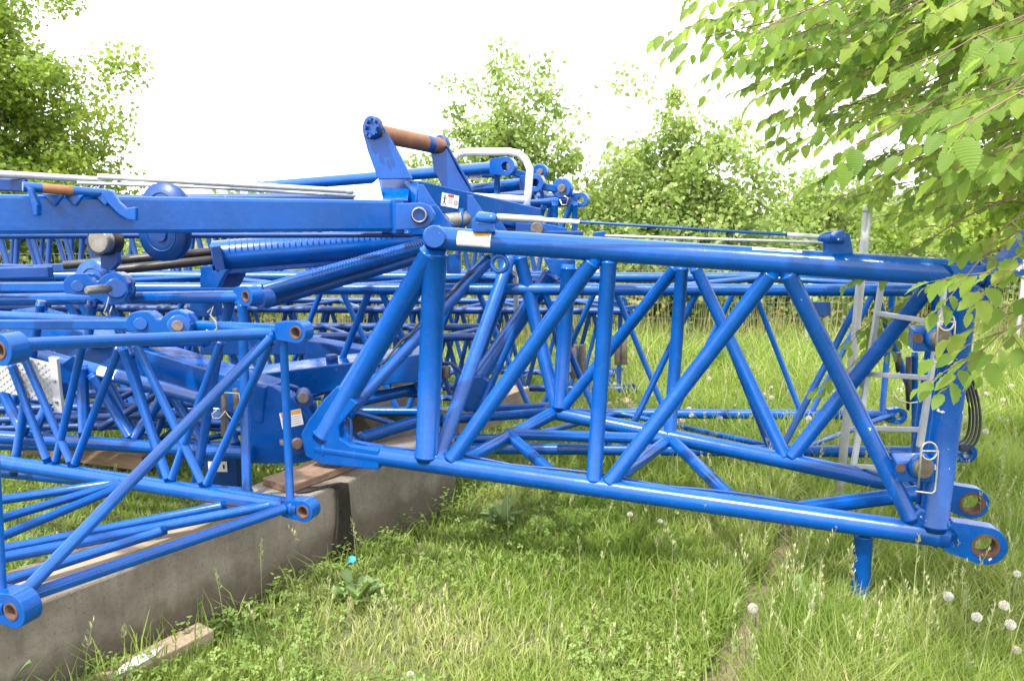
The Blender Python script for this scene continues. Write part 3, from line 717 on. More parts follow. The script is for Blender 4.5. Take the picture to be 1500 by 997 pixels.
# long section right behind the near one
A, B = P(-420, 655, 4.66), P(1400, 676, 4.45)
A.z = B.z = .24
tb2 = truss('long blue lattice boom section lying parallel behind the near end section', A, B, 1.0, Vector((.02, 1, 0)), .86, .036, .021, 8, phase=.12)
flat_label(tb2, Vector((P(1385, 448, 4.38).x, P(1385, 448, 4.38).y, P(1385, 448, 4.38).z)), X0, Z0, -Y0, .17, .07, 0)
plate('name_plate', tb2, [P(1168, 442, 4.44), P(1216, 442, 4.44), P(1216, 462, 4.44), P(1172, 466, 4.44)], .02, BLUED)
# lower, farther section that ends near the middle
A, B = P(-300, 566, 6.9), P(916, 572, 6.55); A.z = B.z = .14
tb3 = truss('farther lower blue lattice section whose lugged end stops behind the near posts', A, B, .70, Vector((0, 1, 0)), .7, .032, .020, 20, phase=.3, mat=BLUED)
for x in (841, 853, 905, 914): tube('spare_pin', tb3, P(x, 508 if x < 900 else 498, 6.45), P(x, 550 if x < 900 else 530, 6.45), .03, PINM, weld=False)
A, B = P(-350, 600, 5.8), P(712, 600, 5.65); A.z = B.z = .16
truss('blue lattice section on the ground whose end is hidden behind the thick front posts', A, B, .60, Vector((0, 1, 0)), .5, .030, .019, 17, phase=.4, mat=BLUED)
# section stacked above at the back, ends at the lugs beside the handrail
A, B = P(-200, 405, 6.1), P(778, 404, 5.6); A.z = 1.16; B.z = 1.20
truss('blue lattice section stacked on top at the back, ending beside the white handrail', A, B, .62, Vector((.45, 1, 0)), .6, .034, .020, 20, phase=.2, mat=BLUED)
tb5 = thing('lattice_section', 'topmost blue tubular section with pin lugs rising behind the rusty roller', 'jib section', P(700, 300, 5.4), 'lattice boom sections stored in the yard behind')
for a, b, da, db, r in (((380, 274), (742, 244), 6.2, 5.2, .042), ((640, 285), (792, 266), 5.6, 5.3, .042), ((690, 305), (838, 295), 5.6, 5.4, .034), ((560, 305), (800, 300), 5.9, 5.7, .03)):
    tube('chord', tb5, P(*a, da), P(*b, db), r)
for x, y, d, R in ((743, 244, 5.15, .062), (786, 268, 5.25, .058), (852, 293, 5.4, .052)): lug(tb5, P(x, y, d), Vector((-.3, -1, 0)), Vector((-1, .2, 0)), R, R * .45, .08, .10, rust=False)
for x, y, d, R in ((792, 252, 5.5, .055), (824, 276, 5.3, .07)):
    disc('sheave', tb5, P(x, y, d), Vector((-.3, -1, 0)), R, .08, BLUE); disc('hub', tb5, P(x, y, d - .03), Vector((-.3, -1, 0)), R * .4, .09, PINM)
beam('link', tb5, P(745, 250, 5.25), P(780, 262, 5.3), .05, .05); beam('link', tb5, P(786, 272, 5.27), P(824, 278, 5.3), .05, .05); beam('link', tb5, P(685, 256, 5.4), P(735, 254, 5.4), .03, .05, BLUED)
for a, b in (((728, 252), (728, 322)), ((813, 300), (813, 360)), ((842, 300), (842, 365)), ((838, 298), (810, 360)), ((796, 305), (780, 350))): tube('post', tb5, P(*a, 5.3), P(*b, 5.3), .021)
flat_label(tb5, P(694, 258, 5.36), X0, Z0, -Y0, .11, .05, 0)
ptube('retaining_clip', tb5, [P(x, y, 5.2) for x, y in ((820, 292), (823, 300), (830, 300), (832, 290), (826, 287))], .004, ZINC, 6)

# ================================================================== WALL, TIMBER, ODDS AND ENDS
w0 = Vector((-1.587, 2.35, 0)); wu = Vector((.56, .83, 0)).normalized(); wn = Vector((-wu.y, wu.x, 0))
def slab(name, mat, c0, c1, nrm, width, z0, z1, bev, par=None, jitter=0.0):
    # object-space x runs along the piece so wood grain follows it
    d = (c1 - c0); L = d.length; g = Geo(); nseg = max(2, int(L / .12))
    me = bpy.data.meshes.new(name); bm = bmesh.new()
    rows = []
    for i in range(nseg + 1):
        x = L * i / nseg; row = []
        for (y, z) in ((0, z0), (0, z1), (width, z1), (width, z0)):
            row.append(bm.verts.new((x, y + random.uniform(-1, 1) * jitter, z + random.uniform(-1, 1) * jitter)))
        rows.append(row)
    for i in range(nseg):
        for k in range(4): bm.faces.new([rows[i][k], rows[i + 1][k], rows[i + 1][(k + 1) % 4], rows[i][(k + 1) % 4]])
    bm.faces.new(rows[0][::-1]); bm.faces.new(rows[-1])
    bmesh.ops.recalc_face_normals(bm, faces=bm.faces); bm.to_mesh(me); bm.free()
    me.materials.append(mat); o = bpy.data.objects.new(name, me); COL.objects.link(o)
    o.location = c0; o.rotation_euler = (0, 0, math.atan2(d.y, d.x))
    addbevel(o, bev); return o
wl = slab('concrete_wall', CONC, w0 - wu * 1.3, w0 + wu * 2.25, wn, .34, -.2, .405, .012, jitter=.003)
tag(wl, 'low grey-brown concrete wall under the left jib sections', 'wall')
wl2 = slab('concrete_block', CONC, G(505, 632, .10) , G(612, 605, .10), wn, .30, -.1, .36, .012, jitter=.003)
tag(wl2, 'dark concrete block beneath the centre box beam', 'concrete block')
pl = slab('timber_plank', WOODL, w0 - wu * 1.2 + wn * .03, w0 + wu * .92 + wn * .03, wn, .17, .408, .445, .004, jitter=.002)
tag(pl, 'pale sunlit plank along the wall top under the nearest jib section', 'plank', 'timber planks by the wall')
pl = slab('timber_plank', WOODR, w0 + wu * 1.12 + wn * .085, w0 + wu * 1.80 + wn * .085, wn, .20, .408, .445, .004, jitter=.002)
tag(pl, 'reddish brown plank on the wall beyond the hanging dark mat', 'plank', 'timber planks by the wall')
pl = slab('timber_plank', WOODL, w0 - wu * .35 - wn * .15, w0 + wu * .54 - wn * .135, wn, .10, -.02, .085, .005, jitter=.003)
q = Geo(); q.v = [Vector(v) for v in ((.50, .02, .0875), (.58, .012, .0875), (.66, .02, .0875), (.70, .05, .0875), (.62, .075, .0875), (.55, .06, .0875))]; q.v += [v + Z0 * .001 for v in q.v]
q.face(list(range(6, 12))); q.face(list(range(6))[::-1]); q.bridge(0, 6, 6, False)
pp = bpy.data.objects.new('paint_patch', q.mesh('paint_patch')); COL.objects.link(pp); pp.data.materials.append(WHITE); pp.parent = pl
tag(pl, 'weathered timber baulk with a white patch lying on grass against the wall foot', 'timber', 'timber planks by the wall')
pl = slab('timber_plank', WOODL, G(672, 655, .15), G(775, 612, .15), wn, .16, .05, .24, .004, jitter=.002)
tag(pl, 'square timber under the centre frame behind the thick front posts', 'timber', 'timber planks by the wall')
pl = slab('timber_plank', WOODL, P(905, 590, 6.4), P(948, 607, 5.6), wn, .10, -.75, -.60, .004)
pl.location.z = 0.7
tag(pl, 'grey timber poking out below the lug of the farther lattice section', 'timber', 'timber planks by the wall')
pl = slab('timber_plank', WOODR, G(20, 665, .06), G(210, 690, .06), wn, .14, .0, .1, .004)
tag(pl, 'dark timber on the grass behind the jib section chords', 'timber', 'timber planks by the wall')

# rubber mat draped over the wall edge
rm = Geo(); mc = w0 + wu * 1.33; prof = [(.075, .412), (.06, .415), (.03, .414), (.0, .411), (-.014, .397), (-.02, .36), (-.022, .25), (-.026, .12), (-.035, .02)]
nk = 16
for (y, z) in prof:
    for k in range(nk + 1):
        wv = .095 + .012 * math.sin(z * 14) + (.02 if z < .2 else 0)
        rm.v.append(mc + wn * (y + .003 * math.cos(k * math.pi)) + wu * ((k / nk - .5) * 2 * wv * .5 + .02 * math.sin(z * 5) - (.16 * min(1, y / .05 + .25) if z > .405 else 0)) + Z0 * z)
for i in range(len(prof) - 1):
    for k in range(nk): rm.face([i * (nk + 1) + k, i * (nk + 1) + k + 1, (i + 1) * (nk + 1) + k + 1, (i + 1) * (nk + 1) + k], False)
MATM = simple('mossy_mat', (0.026, 0.022, 0.013), 0.95, 0, 0.5, 40, 0.6, (0.009, 0.008, 0.005))
o = rm.build('hanging_mat', MATM, None, mc); sm = o.modifiers.new('thick', 'SOLIDIFY'); sm.thickness = .008
tag(o, 'dark ribbed mat draped over the concrete wall edge', 'mat')
cp = G(514, 822, .05); g = Geo(); g.lathe(cp, Vector((.3, -.5, .55)), [(0, .017), (.004, .019), (.03, .019), (.034, .016)], 18)
tag(g.build('plastic_cap', CAPB, None, cp), 'bright blue plastic bottle cap at the foot of the dark hanging mat', 'cap')
# ladder inside the near section
ld = thing('ladder', 'grey aluminium ladder standing inside the right end of the near section', 'ladder', P(1250, 690, 3.5))
beam('side_rail', ld, P(1291, 416, 3.55), P(1249, 690, 3.55), .026, .022, ALU, .003); beam('side_rail', ld, P(1386, 420, 3.2), P(1347, 654, 3.2), .026, .022, ALU, .003)
for k in range(4):
    t = (.10, .325, .55, .78)[k] if True else 0
    beam('rung', ld, lerp(P(1291, 416, 3.55), P(1249, 690, 3.55), (.15, .47, .76, .97)[k]), lerp(P(1386, 420, 3.2), P(1347, 654, 3.2), (.22, .56, .89, 1.15)[k]), .022, .022, ALU, .003)
# poles
po = thing('steel_pole', 'grey steel pole standing between the near section and the long section', 'pole', Vector((P(1236, 690, 3.95).x, 3.95, 0)))
tube('pole', po, P(1271, 308, 3.95), Vector((P(1236, 690, 3.95).x - .02, 3.95, -.05)), .022, GALV, weld=False); disc('pole_cap', po, P(1271, 308, 3.95), Z0, .024, .02, GALV)
# hanging spare pins on the far side, right
sp = thing('pin_rack', 'dark tie pins hanging with wire clips on the long section by the ladder', 'pin rack', P(1330, 560, 4.3))
for x, y0, y1 in ((1331, 522, 600), (1316, 516, 545)): 
    g = Geo(); A, B = P(x, y0, 4.3), P(x - 1, y1, 4.3); g.lathe(A, B - A, [(0, .016), ((B - A).length * .6, .016), ((B - A).length, .008)], 14); g.build('pin', DARK, sp)
tube('holder', sp, P(1340, 520, 4.32), P(1340, 655, 4.32), .018); ptube('retaining_clip', sp, [P(x, y, 4.27) for x, y in ((1308, 574), (1316, 586), (1332, 590), (1350, 588))], .004, ZINC, 6)
# wire mesh fence
fn = thing('wire_fence', 'thin wire mesh fence at the far edge of the grass', 'fence', Vector((2, 8.8, 0)))
fy = 8.8
for k in range(9):
    x = -9 + k * 2.5
    tube('fence_post', fn, Vector((x, fy, -.1)), Vector((x, fy, 1.25)), .025, GALV, weld=False, n=10)
for k in range(8):
    g = Geo(); x0 = -9 + k * 2.5
    for j in range(7): g.box(Vector((x0 + 1.25, fy, .08 + j * .19)), X0 * 1.25, Y0 * .002, Z0 * .002)
    for j in range(40): g.box(Vector((x0 + 2.5 * (j + .5) / 40, fy + .004, .65)), X0 * .0013, Y0 * .0013, Z0 * .59)
    g.build('mesh_panel', FENCE, fn)

# ================================================================== GROUND
def hgt(x, y): return .025 * np.sin(x * 1.7 + .4) * np.cos(y * 1.3) + .015 * np.sin(x * 4.1 + y * 3.3)
pth0, pth1 = G(1165, 778, 0), G(1062, 1000, 0); pdv = (pth1 - pth0).normalized()
def pathdist(x, y):
    return np.abs((x - pth0.x) * pdv.y - (y - pth0.y) * pdv.x)
def ground():
    def axis(lo, hi, fine_lo, fine_hi, step):
        a = list(np.arange(fine_lo, fine_hi, step)); s = step; v = fine_lo
        while v > lo: s *= 1.35; v -= s; a.insert(0, v)
        s = step; v = a[-1]
        while v < hi: s *= 1.35; v += s; a.append(v)
        return np.array(a)
    xs = axis(-250, 250, -5, 6, .1); ys = axis(-60, 320, 0, 11, .1)
    Xg, Yg = np.meshgrid(xs, ys); Zg = hgt(Xg, Yg) * np.clip(1 - (np.abs(Yg - 6) - 8) / 10, 0, 1)
    v = np.stack([Xg, Yg, Zg], -1).reshape(-1, 3); nx = len(xs); ny = len(ys)
    i = (np.arange(ny - 1)[:, None] * nx + np.arange(nx - 1)[None, :]).reshape(-1)
    f = np.stack([i, i + 1, i + nx + 1, i + nx], -1)
    me = bpy.data.meshes.new('ground'); me.from_pydata(v.tolist(), [], f.tolist())
    m, nt, b = newmat('soil_and_turf'); p = wpos(nt)
    c = ramp(nt, noise(nt, 2.2, 8, .65, p), [(.35, (.055, .085, .018)), (.55, (.10, .115, .035)), (.7, (.16, .13, .075))]).outputs['Color']
    c = mixc(nt, ramp(nt, noise(nt, 40, 5, .7, p), [(.4, (0, 0, 0)), (.7, (.7, .7, .7))]).outputs['Color'], c, (.13, .12, .06))
    # bare earth strip
    sep = N(nt, 'ShaderNodeVectorMath', operation='SUBTRACT'); nt.links.new(p, sep.inputs[0]); sep.inputs[1].default_value = pth0
    dt = N(nt, 'ShaderNodeVectorMath', operation='DOT_PRODUCT'); nt.links.new(sep.outputs[0], dt.inputs[0]); dt.inputs[1].default_value = (pdv.y, -pdv.x, 0)
    ab = N(nt, 'ShaderNodeMath', operation='ABSOLUTE'); nt.links.new(dt.outputs['Value'], ab.inputs[0])
    rr = ramp(nt, ab.outputs[0], [(.03, (1, 1, 1)), (.10, (0, 0, 0))])
    c = mixc(nt, rr.outputs['Color'], c, (.21, .155, .115))
    nt.links.new(c, b.inputs['Base Color']); b.inputs['Roughness'].default_value = .95
    bump(nt, b, noise(nt, 30, 6, .7, p), .8, .03)
    o = link('ground', me, m); o['kind'] = 'structure'; me.polygons.foreach_set('use_smooth', [True] * len(me.polygons))
ground()

def fast(name, V, Fc, mat, attrs=None, smooth=False):
    me = bpy.data.meshes.new(name); nv, nf, k = len(V), len(Fc), Fc.shape[1]
    me.vertices.add(nv); me.vertices.foreach_set('co', V.astype(np.float32).ravel())
    me.loops.add(nf * k); me.loops.foreach_set('vertex_index', Fc.astype(np.int32).ravel())
    me.polygons.add(nf); me.polygons.foreach_set('loop_start', np.arange(0, nf * k, k, dtype=np.int32))
    try: me.polygons.foreach_set('loop_total', np.full(nf, k, dtype=np.int32))
    except Exception: pass
    if smooth: me.polygons.foreach_set('use_smooth', np.ones(nf, dtype=bool))
    for an, av in (attrs or {}).items():
        a = me.attributes.new(an, 'FLOAT', 'POINT'); a.data.foreach_set('value', av.astype(np.float32))
    me.update(calc_edges=True); me.materials.append(mat)
    o = bpy.data.objects.new(name, me); COL.objects.link(o); return o

def value_noise(x, y, s, seed=0):
    r = np.random.default_rng(seed).random((64, 64)); fx, fy = x / s, y / s
    ix, iy = np.floor(fx).astype(int), np.floor(fy).astype(int); tx, ty = fx - ix, fy - iy
    tx = tx * tx * (3 - 2 * tx); ty = ty * ty * (3 - 2 * ty)
    g_ = lambda a, b: r[a % 64, b % 64]
    return (g_(ix, iy) * (1 - tx) + g_(ix + 1, iy) * tx) * (1 - ty) + (g_(ix, iy + 1) * (1 - tx) + g_(ix + 1, iy + 1) * tx) * ty
def in_wall(x, y):
    s = (x - w0.x) * wu.x + (y - w0.y) * wu.y; t = (x - w0.x) * wn.x + (y - w0.y) * wn.y
    return (s < 2.25) & (t > -.01) & (t < .36)
def scatter(n, ymin, ymax, spread, power):
    u = rng.random(n); y = (ymin ** (1 - power) + u * (ymax ** (1 - power) - ymin ** (1 - power))) ** (1 / (1 - power))
    x = (rng.random(n) * 2 - 1) * (y * .86 + spread)
    return x, y
def tallness(x, y):
    t = np.clip((x - .35) / .8, 0, 1) * .8 + np.clip((y - 4.2) / 3, 0, 1) * .38
    return np.clip(t, 0, 1)
def grass():
    n = 230000
    x, y = scatter(n, 1.9, 9.6, .5, 1.75)
    keep = ~in_wall(x, y)
    pd = pathdist(x, y); on = (y < pth0.y + .25) & (pd < .045 + .07 * value_noise(x, y, .12, 5)) ; keep &= ~(on & (rng.random(n) < .93))
    bare = (value_noise(x, y, .35, 3) > .62) & (x < .2) & (y < 4) & (rng.random(n) < .55); keep &= ~bare
    x, y = x[keep], y[keep]; n = len(x)
    tl = tallness(x, y); pn = value_noise(x, y, .5, 9)
    h = (.05 + .19 * tl) * (.45 + 1.0 * rng.random(n)) * (.6 + .8 * pn)
    h *= np.where(y > 7.5, 1.3, 1)
    wd = (.0022 + .0011 * rng.random(n)) * np.clip(y / 3.0, .8, 6) * (1 + .3 * (1 - tl))
    sw = (x - w0.x) * wn.x + (y - w0.y) * wn.y; foot = (sw < 0) & (sw > -.16) & (y < 4.3); h = np.where(foot & (rng.random(n) < .07), h * 2.2 + .06, h)
    az = rng.random(n) * 2 * np.pi; ln = h * (.15 + .75 * rng.random(n)); lz = np.sqrt(np.maximum(h * h - (ln * .6) ** 2, (h * .35) ** 2))
    dx, dy = np.cos(az), np.sin(az); fa = rng.random(n) * 2 * np.pi; sx_, sy_ = np.cos(fa), np.sin(fa)
    z = hgt(x, y) - .005
    V = np.zeros((n, 5, 3))
    for k, (tt, ww, lean, up_) in enumerate(((0, -1, 0, 0), (0, 1, 0, 0), (.5, -.8, .3, .58), (.5, .8, .3, .58), (1, 0, 1, 1))):
        V[:, k, 0] = x + dx * ln * lean + sx_ * wd * ww; V[:, k, 1] = y + dy * ln * lean + sy_ * wd * ww; V[:, k, 2] = z + lz * up_
    b = np.arange(n) * 5
    Fc = np.concatenate([np.stack([b, b + 1, b + 3], -1), np.stack([b, b + 3, b + 2], -1), np.stack([b + 2, b + 3, b + 4], -1)])
    rv = np.clip(.02 + .62 * value_noise(x, y, .55, 21) + .45 * rng.random(n) - .08 * (1 - tl) + (rng.random(n) < .05) * .5, 0, 1)
    rv = np.clip(rv + np.where((x < -.1) & (y < 3.2), .12, 0), 0, 1)
    o = fast('grass', V.reshape(-1, 3), Fc, GRASS, {'rnd': np.repeat(rv, 5)})
    tag(o, 'uncut yellow-green meadow grass around the crane parts', 'grass', kind='stuff')
grass()
def clover():
    n = 17000
    x, y = scatter(n, 2.2, 5.2, .2, 1.6); pn = value_noise(x, y, .45, 31) + .25 * value_noise(x, y, .15, 32)
    m = (x < 1.0) & ~in_wall(x, y) & (pn > .52) & (pathdist(x, y) > .06); x, y = x[m], y[m]; n = len(x)
    r = .005 + .009 * rng.random(n); z = hgt(x, y) + .015 + .07 * rng.random(n)
    V = []; az = rng.random(n) * 6.28; tilt = .5 * rng.standard_normal((n, 2))
    VV = np.zeros((n, 3, 4, 3))
    for k in range(3):
        a = az + k * 2.094
        for q, (u, w) in enumerate(((0, 0), (.75, .55), (1.35, 0), (.75, -.55))):
            ox = r * (u * np.cos(a) - w * np.sin(a)); oy = r * (u * np.sin(a) + w * np.cos(a))
            VV[:, k, q, 0] = x + ox; VV[:, k, q, 1] = y + oy; VV[:, k, q, 2] = z + ox * tilt[:, 0] + oy * tilt[:, 1] + (r * .25 if q in (1, 3) else 0)
    b = np.arange(n * 3) * 4; Fc = np.stack([b, b + 1, b + 2, b + 3], -1)
    rv = np.clip(.6 * rng.random(n) + .4 * value_noise(x, y, .4, 8), 0, 1)
    o = fast('clover', VV.reshape(-1, 3), Fc, CLOVER, {'rnd': np.repeat(rv, 12)})
    tag(o, 'low clover and small round leaves in the short grass', 'ground cover', kind='stuff')
clover()
def seedheads():
    n = 1700; x, y = scatter(n, 2.3, 8, .3, 1.6)
    m = (~in_wall(x, y)) & (rng.random(n) < .10 + .90 * tallness(x, y)); x, y = x[m], y[m]; n = len(x)
    Vs = []; Fs = []; R = []; c = 0
    for i in range(n):
        h = random.uniform(.18, .42) * (.75 + .35 * float(tallness(np.array([x[i]]), np.array([y[i]]))[0])); az = random.uniform(0, 6.28); ln = h * random.uniform(.05, .3)
        base = np.array([x[i], y[i], float(hgt(np.array(x[i]), np.array(y[i])))]); dirv = np.array([math.cos(az), math.sin(az), 0]); sd = np.array([-math.sin(az), math.cos(az), 0])
        w = .0013 * max(1, y[i] / 3); prev = None
        for k in range(4):
            t = k / 3; p = base + dirv * ln * t * t + np.array([0, 0, h * t]); Vs += [p - sd * w, p + sd * w]; R += [.3, .3]
            if k: Fs.append((c + 2 * k - 2, c + 2 * k - 1, c + 2 * k + 1, c + 2 * k))
        c += 8; rr = random.random()
        for k in range(16):                                   # little spikelets
            t = random.uniform(.72, 1.03); p = base + dirv * ln * t * t + np.array([0, 0, h * t]); a = random.uniform(0, 6.28); sp_ = .017 * (1.1 - t) + .004
            q = p + np.array([math.cos(a) * sp_ * 1.3, math.sin(a) * sp_ * 1.3, .004 + random.uniform(0, .012)]); e = np.array([-math.sin(a), math.cos(a), .3]) * .0030 * max(1, y[i] / 3); up_ = np.array([0, 0, .006])
            Vs += [p, q - e, q + up_ * 1.8, q + e]; Fs.append((c, c + 1, c + 2, c + 3)); R += [rr] * 4; c += 4
    o = fast('grass_seed_stalks', np.array(Vs), np.array(Fs), SEED, {'rnd': np.array(R)})
    tag(o, 'pale feathery seed stalks standing above the tall grass', 'grass', kind='stuff')
seedheads()

# ------------------------------------------------------------------ dandelions
def dandelion_mesh():
    V = []; Fc = []; r = random.Random(3)
    for k in range(150):
        z = 1 - 2 * (k + .5) / 150; a = k * 2.39996; s = math.sqrt(1 - z * z); d = Vector((s * math.cos(a), s * math.sin(a), z))
        _, p, q = frame(d); R = .021 * r.uniform(.8, 1.08); c = len(V); w = .0034
        V += [d * .002, d * R + p * w, d * R + q * w * .6 - p * w * .2, d * R - p * w, d * R - q * w * .6 + p * .2 * w]
        Fc += [(c + 1, c + 2, c + 3, c + 4), (c, c + 1, c + 3)]
    me = bpy.data.meshes.new('seed_head'); me.from_pydata([tuple(v) for v in V], [], Fc); me.materials.append(PUFF); return me
puff_me = dandelion_mesh()
def dandelion(pos, h, lean, sc, label, first=[None]):
    t = thing('dandelion', label, 'dandelion', pos, 'white dandelion seed heads in the grass')
    top = Vector((lean[0], lean[1], h))
    g = Geo(); g.path([lerp(Vector((0, 0, 0)), top, k / 4) + Vector((lean[0], lean[1], 0)) * (-.25 * math.sin(math.pi * k / 4)) for k in range(5)], .0022, 6)
    me = g.mesh('stem'); me.materials.append(STEM); s = bpy.data.objects.new('stem', me); COL.objects.link(s); s.parent = t
    p = bpy.data.objects.new('seed_head', puff_me); COL.objects.link(p); p.parent = t; p.location = top; p.scale = (sc,) * 3; p.rotation_euler = (random.random() * 3, random.random() * 3, random.random() * 3)
# head positions by the spot they grow at: pixel of head, height of head
near_d = [(1103, 890, .17, 'dandelion seed head on a tall leaning stem beside the bare earth strip'),
          (1151, 949, .10, 'larger of the two touching dandelion heads at the bottom edge of the grass'),
          (1139, 963, .09, 'smaller of the two touching dandelion heads at the bottom edge of the grass'),
          (1190, 886, .16, 'dandelion head over the broad grey-green leaves left of the short leg'),
          (1389, 873, .24, 'dandelion head right of the short leg, nearest to the leg'),
          (1431, 903, .24, 'dandelion head lowest of the cluster below the big lug'),
          (1471, 886, .26, 'dandelion head topmost of the cluster below the big lug'),
          (1480, 914, .22, 'dandelion head rightmost of the cluster below the big lug'),
          (1490, 840, .30, 'dandelion head at the right edge beside the big lug'),
          (1489, 952, .12, 'dandelion head in the bottom right corner of the meadow'),
          (601, 987, .06, 'lone dandelion head at the bottom edge in the short grass'),
          (967, 763, .14, 'dandelion head just below the near bottom chord'),
          (923, 753, .14, 'faded dandelion head left of the one under the near bottom chord')]
for x, y, h, lb in near_d:
    hd = G(x, y, h); lx, ly = random.uniform(-.05, .02), random.uniform(-.02, .03)
    dandelion(Vector((hd.x - lx, hd.y - ly, 0)), h, (lx, ly), random.uniform(.6, .95), lb)
for k in range(60):
    x, y = random.uniform(860, 1490), random.uniform(560, 660)
    hd = G(x, y, .18)
    dandelion(Vector((hd.x, hd.y, 0)), random.uniform(.14, .24), (random.uniform(-.03, .03), random.uniform(-.02, .02)), random.uniform(.8, 1.15), 'small white dandelion head in the far grass behind the near section')
# ------------------------------------------------------------------ broad-leaved weeds
def rosette(name, label, c, n, L, w, up, seed, grp=None, cat='weed'):
    r = random.Random(seed); V = []; Fc = []; R = []
    for k in range(n):
        a = 6.283 * k / n + r.uniform(-.3, .3); l = L * r.uniform(.65, 1.1); rise = up * r.uniform(.5, 1.3); dv = Vector((math.cos(a), math.sin(a), 0)); sv = Vector((-math.sin(a), math.cos(a), 0)); m = 9; b = len(V); rv = r.random()
        for q in range(m + 1):
            t = q / m; ww = w * r.uniform(.85, 1.15) * math.sin(math.pi * min(1, t * .93 + .07)) ** .8 * (1 + (.22 if q % 2 else -.12))
            p = c + dv * (l * t * (1 - .25 * rise * t)) + Z0 * (l * rise * (t - .62 * t * t) + .01)
            V += [p - sv * ww + Z0 * ww * .35, p, p + sv * ww + Z0 * ww * .35]; R += [rv, min(1, rv + .35), rv]
            if q: i = b + 3 * q; Fc += [(i - 3, i - 2, i + 1, i), (i - 2, i - 1, i + 2, i + 1)]
    o = fast(name, np.array([tuple(v - c) for v in V]), np.array(Fc), WEED, {'rnd': np.array(R)}, True); o.location = c
    tag(o, label, cat, grp)
rosette('broadleaf_weed', 'grey-green broad-leaved rosette weed in front of the concrete wall', G(522, 890, .0), 17, .19, .021, 1.5, 1, 'broad-leaved weeds in the grass')
rosette('broadleaf_weed', 'broad-leaved weed under the near chord right of the wall end', G(735, 770, .0), 15, .17, .019, 1.5, 2, 'broad-leaved weeds in the grass')
rosette('broadleaf_weed', 'pale broad-leaved weed left of the short leg', G(1182, 915, .0), 16, .19, .022, 1.6, 3, 'broad-leaved weeds in the grass')
rosette('broadleaf_weed', 'leafy weed in the bottom left corner by the wall', G(8, 1020, .12), 9, .13, .028, 1.4, 4, 'broad-leaved weeds in the grass')
rosette('broadleaf_weed', 'broad-leaved weed growing among the grass behind the near braces', G(1165, 575, .0), 11, .25, .04, 1.5, 5, 'broad-leaved weeds in the grass')
def wallplants():
    n = 130; V = []; Fc = []; R = []
    for k in range(n):
        s = random.uniform(.0, 2.3); t = -random.uniform(.02, .14); c = w0 + wu * s + wn * t; h = random.uniform(.04, .15); b0 = random.random(); az = random.uniform(0, 6.28)
        for q in range(random.randint(5, 9)):
            z = h * (q + 1) / 8; a = az + q * 2.4; l = random.uniform(.014, .032); dv = Vector((math.cos(a), math.sin(a), random.uniform(-.2, .5))); sv = Vector((-math.sin(a), math.cos(a), 0)) * l * .36; p = c + Z0 * z; i = len(V)
            V += [p, p + dv * l * .55 + sv, p + dv * l, p + dv * l * .55 - sv]; Fc.append((i, i + 1, i + 2, i + 3)); R += [b0] * 4
    o = fast('undergrowth', np.array([tuple(v) for v in V]), np.array(Fc), CLOVER, {'rnd': np.array(R)})
    tag(o, 'small leafy weeds along the foot of the concrete wall', 'ground cover', kind='stuff')
wallplants()

# ================================================================== TREES
def leaf_cloud(centers, sizes, counts, lsize, seed, hang=.25):
    r = np.random.default_rng(seed); C = np.repeat(centers, counts, 0); S = np.repeat(sizes, counts, 0); n = len(C)
    d = r.standard_normal((n, 3)); d /= np.linalg.norm(d, axis=1, keepdims=True); rad = r.random((n, 1)) ** .45
    p = C + d * rad * S
    out = d * .6 + r.standard_normal((n, 3)) * .7 + np.array([0, 0, .35]); out /= np.linalg.norm(out, axis=1, keepdims=True)
    a = np.cross(out, r.standard_normal((n, 3))); a /= np.linalg.norm(a, axis=1, keepdims=True) + 1e-9; a[:, 2] -= hang; a /= np.linalg.norm(a, axis=1, keepdims=True) + 1e-9
    b = np.cross(out, a); b /= np.linalg.norm(b, axis=1, keepdims=True) + 1e-9
    l = lsize * (.6 + .8 * r.random((n, 1)))
    V = np.stack([p, p + a * l * .45 + b * l * .38 + out * l * .08, p + a * l, p + a * l * .45 - b * l * .38 + out * l * .08], 1)
    i = np.arange(n) * 4; Fc = np.stack([i, i + 1, i + 2, i + 3], -1)
    cl = np.repeat(r.random(len(centers)), counts)
    rv = np.clip(.62 * r.random(n) + .38 * cl, 0, 1)
    return V.reshape(-1, 3), Fc, np.repeat(rv, 4)
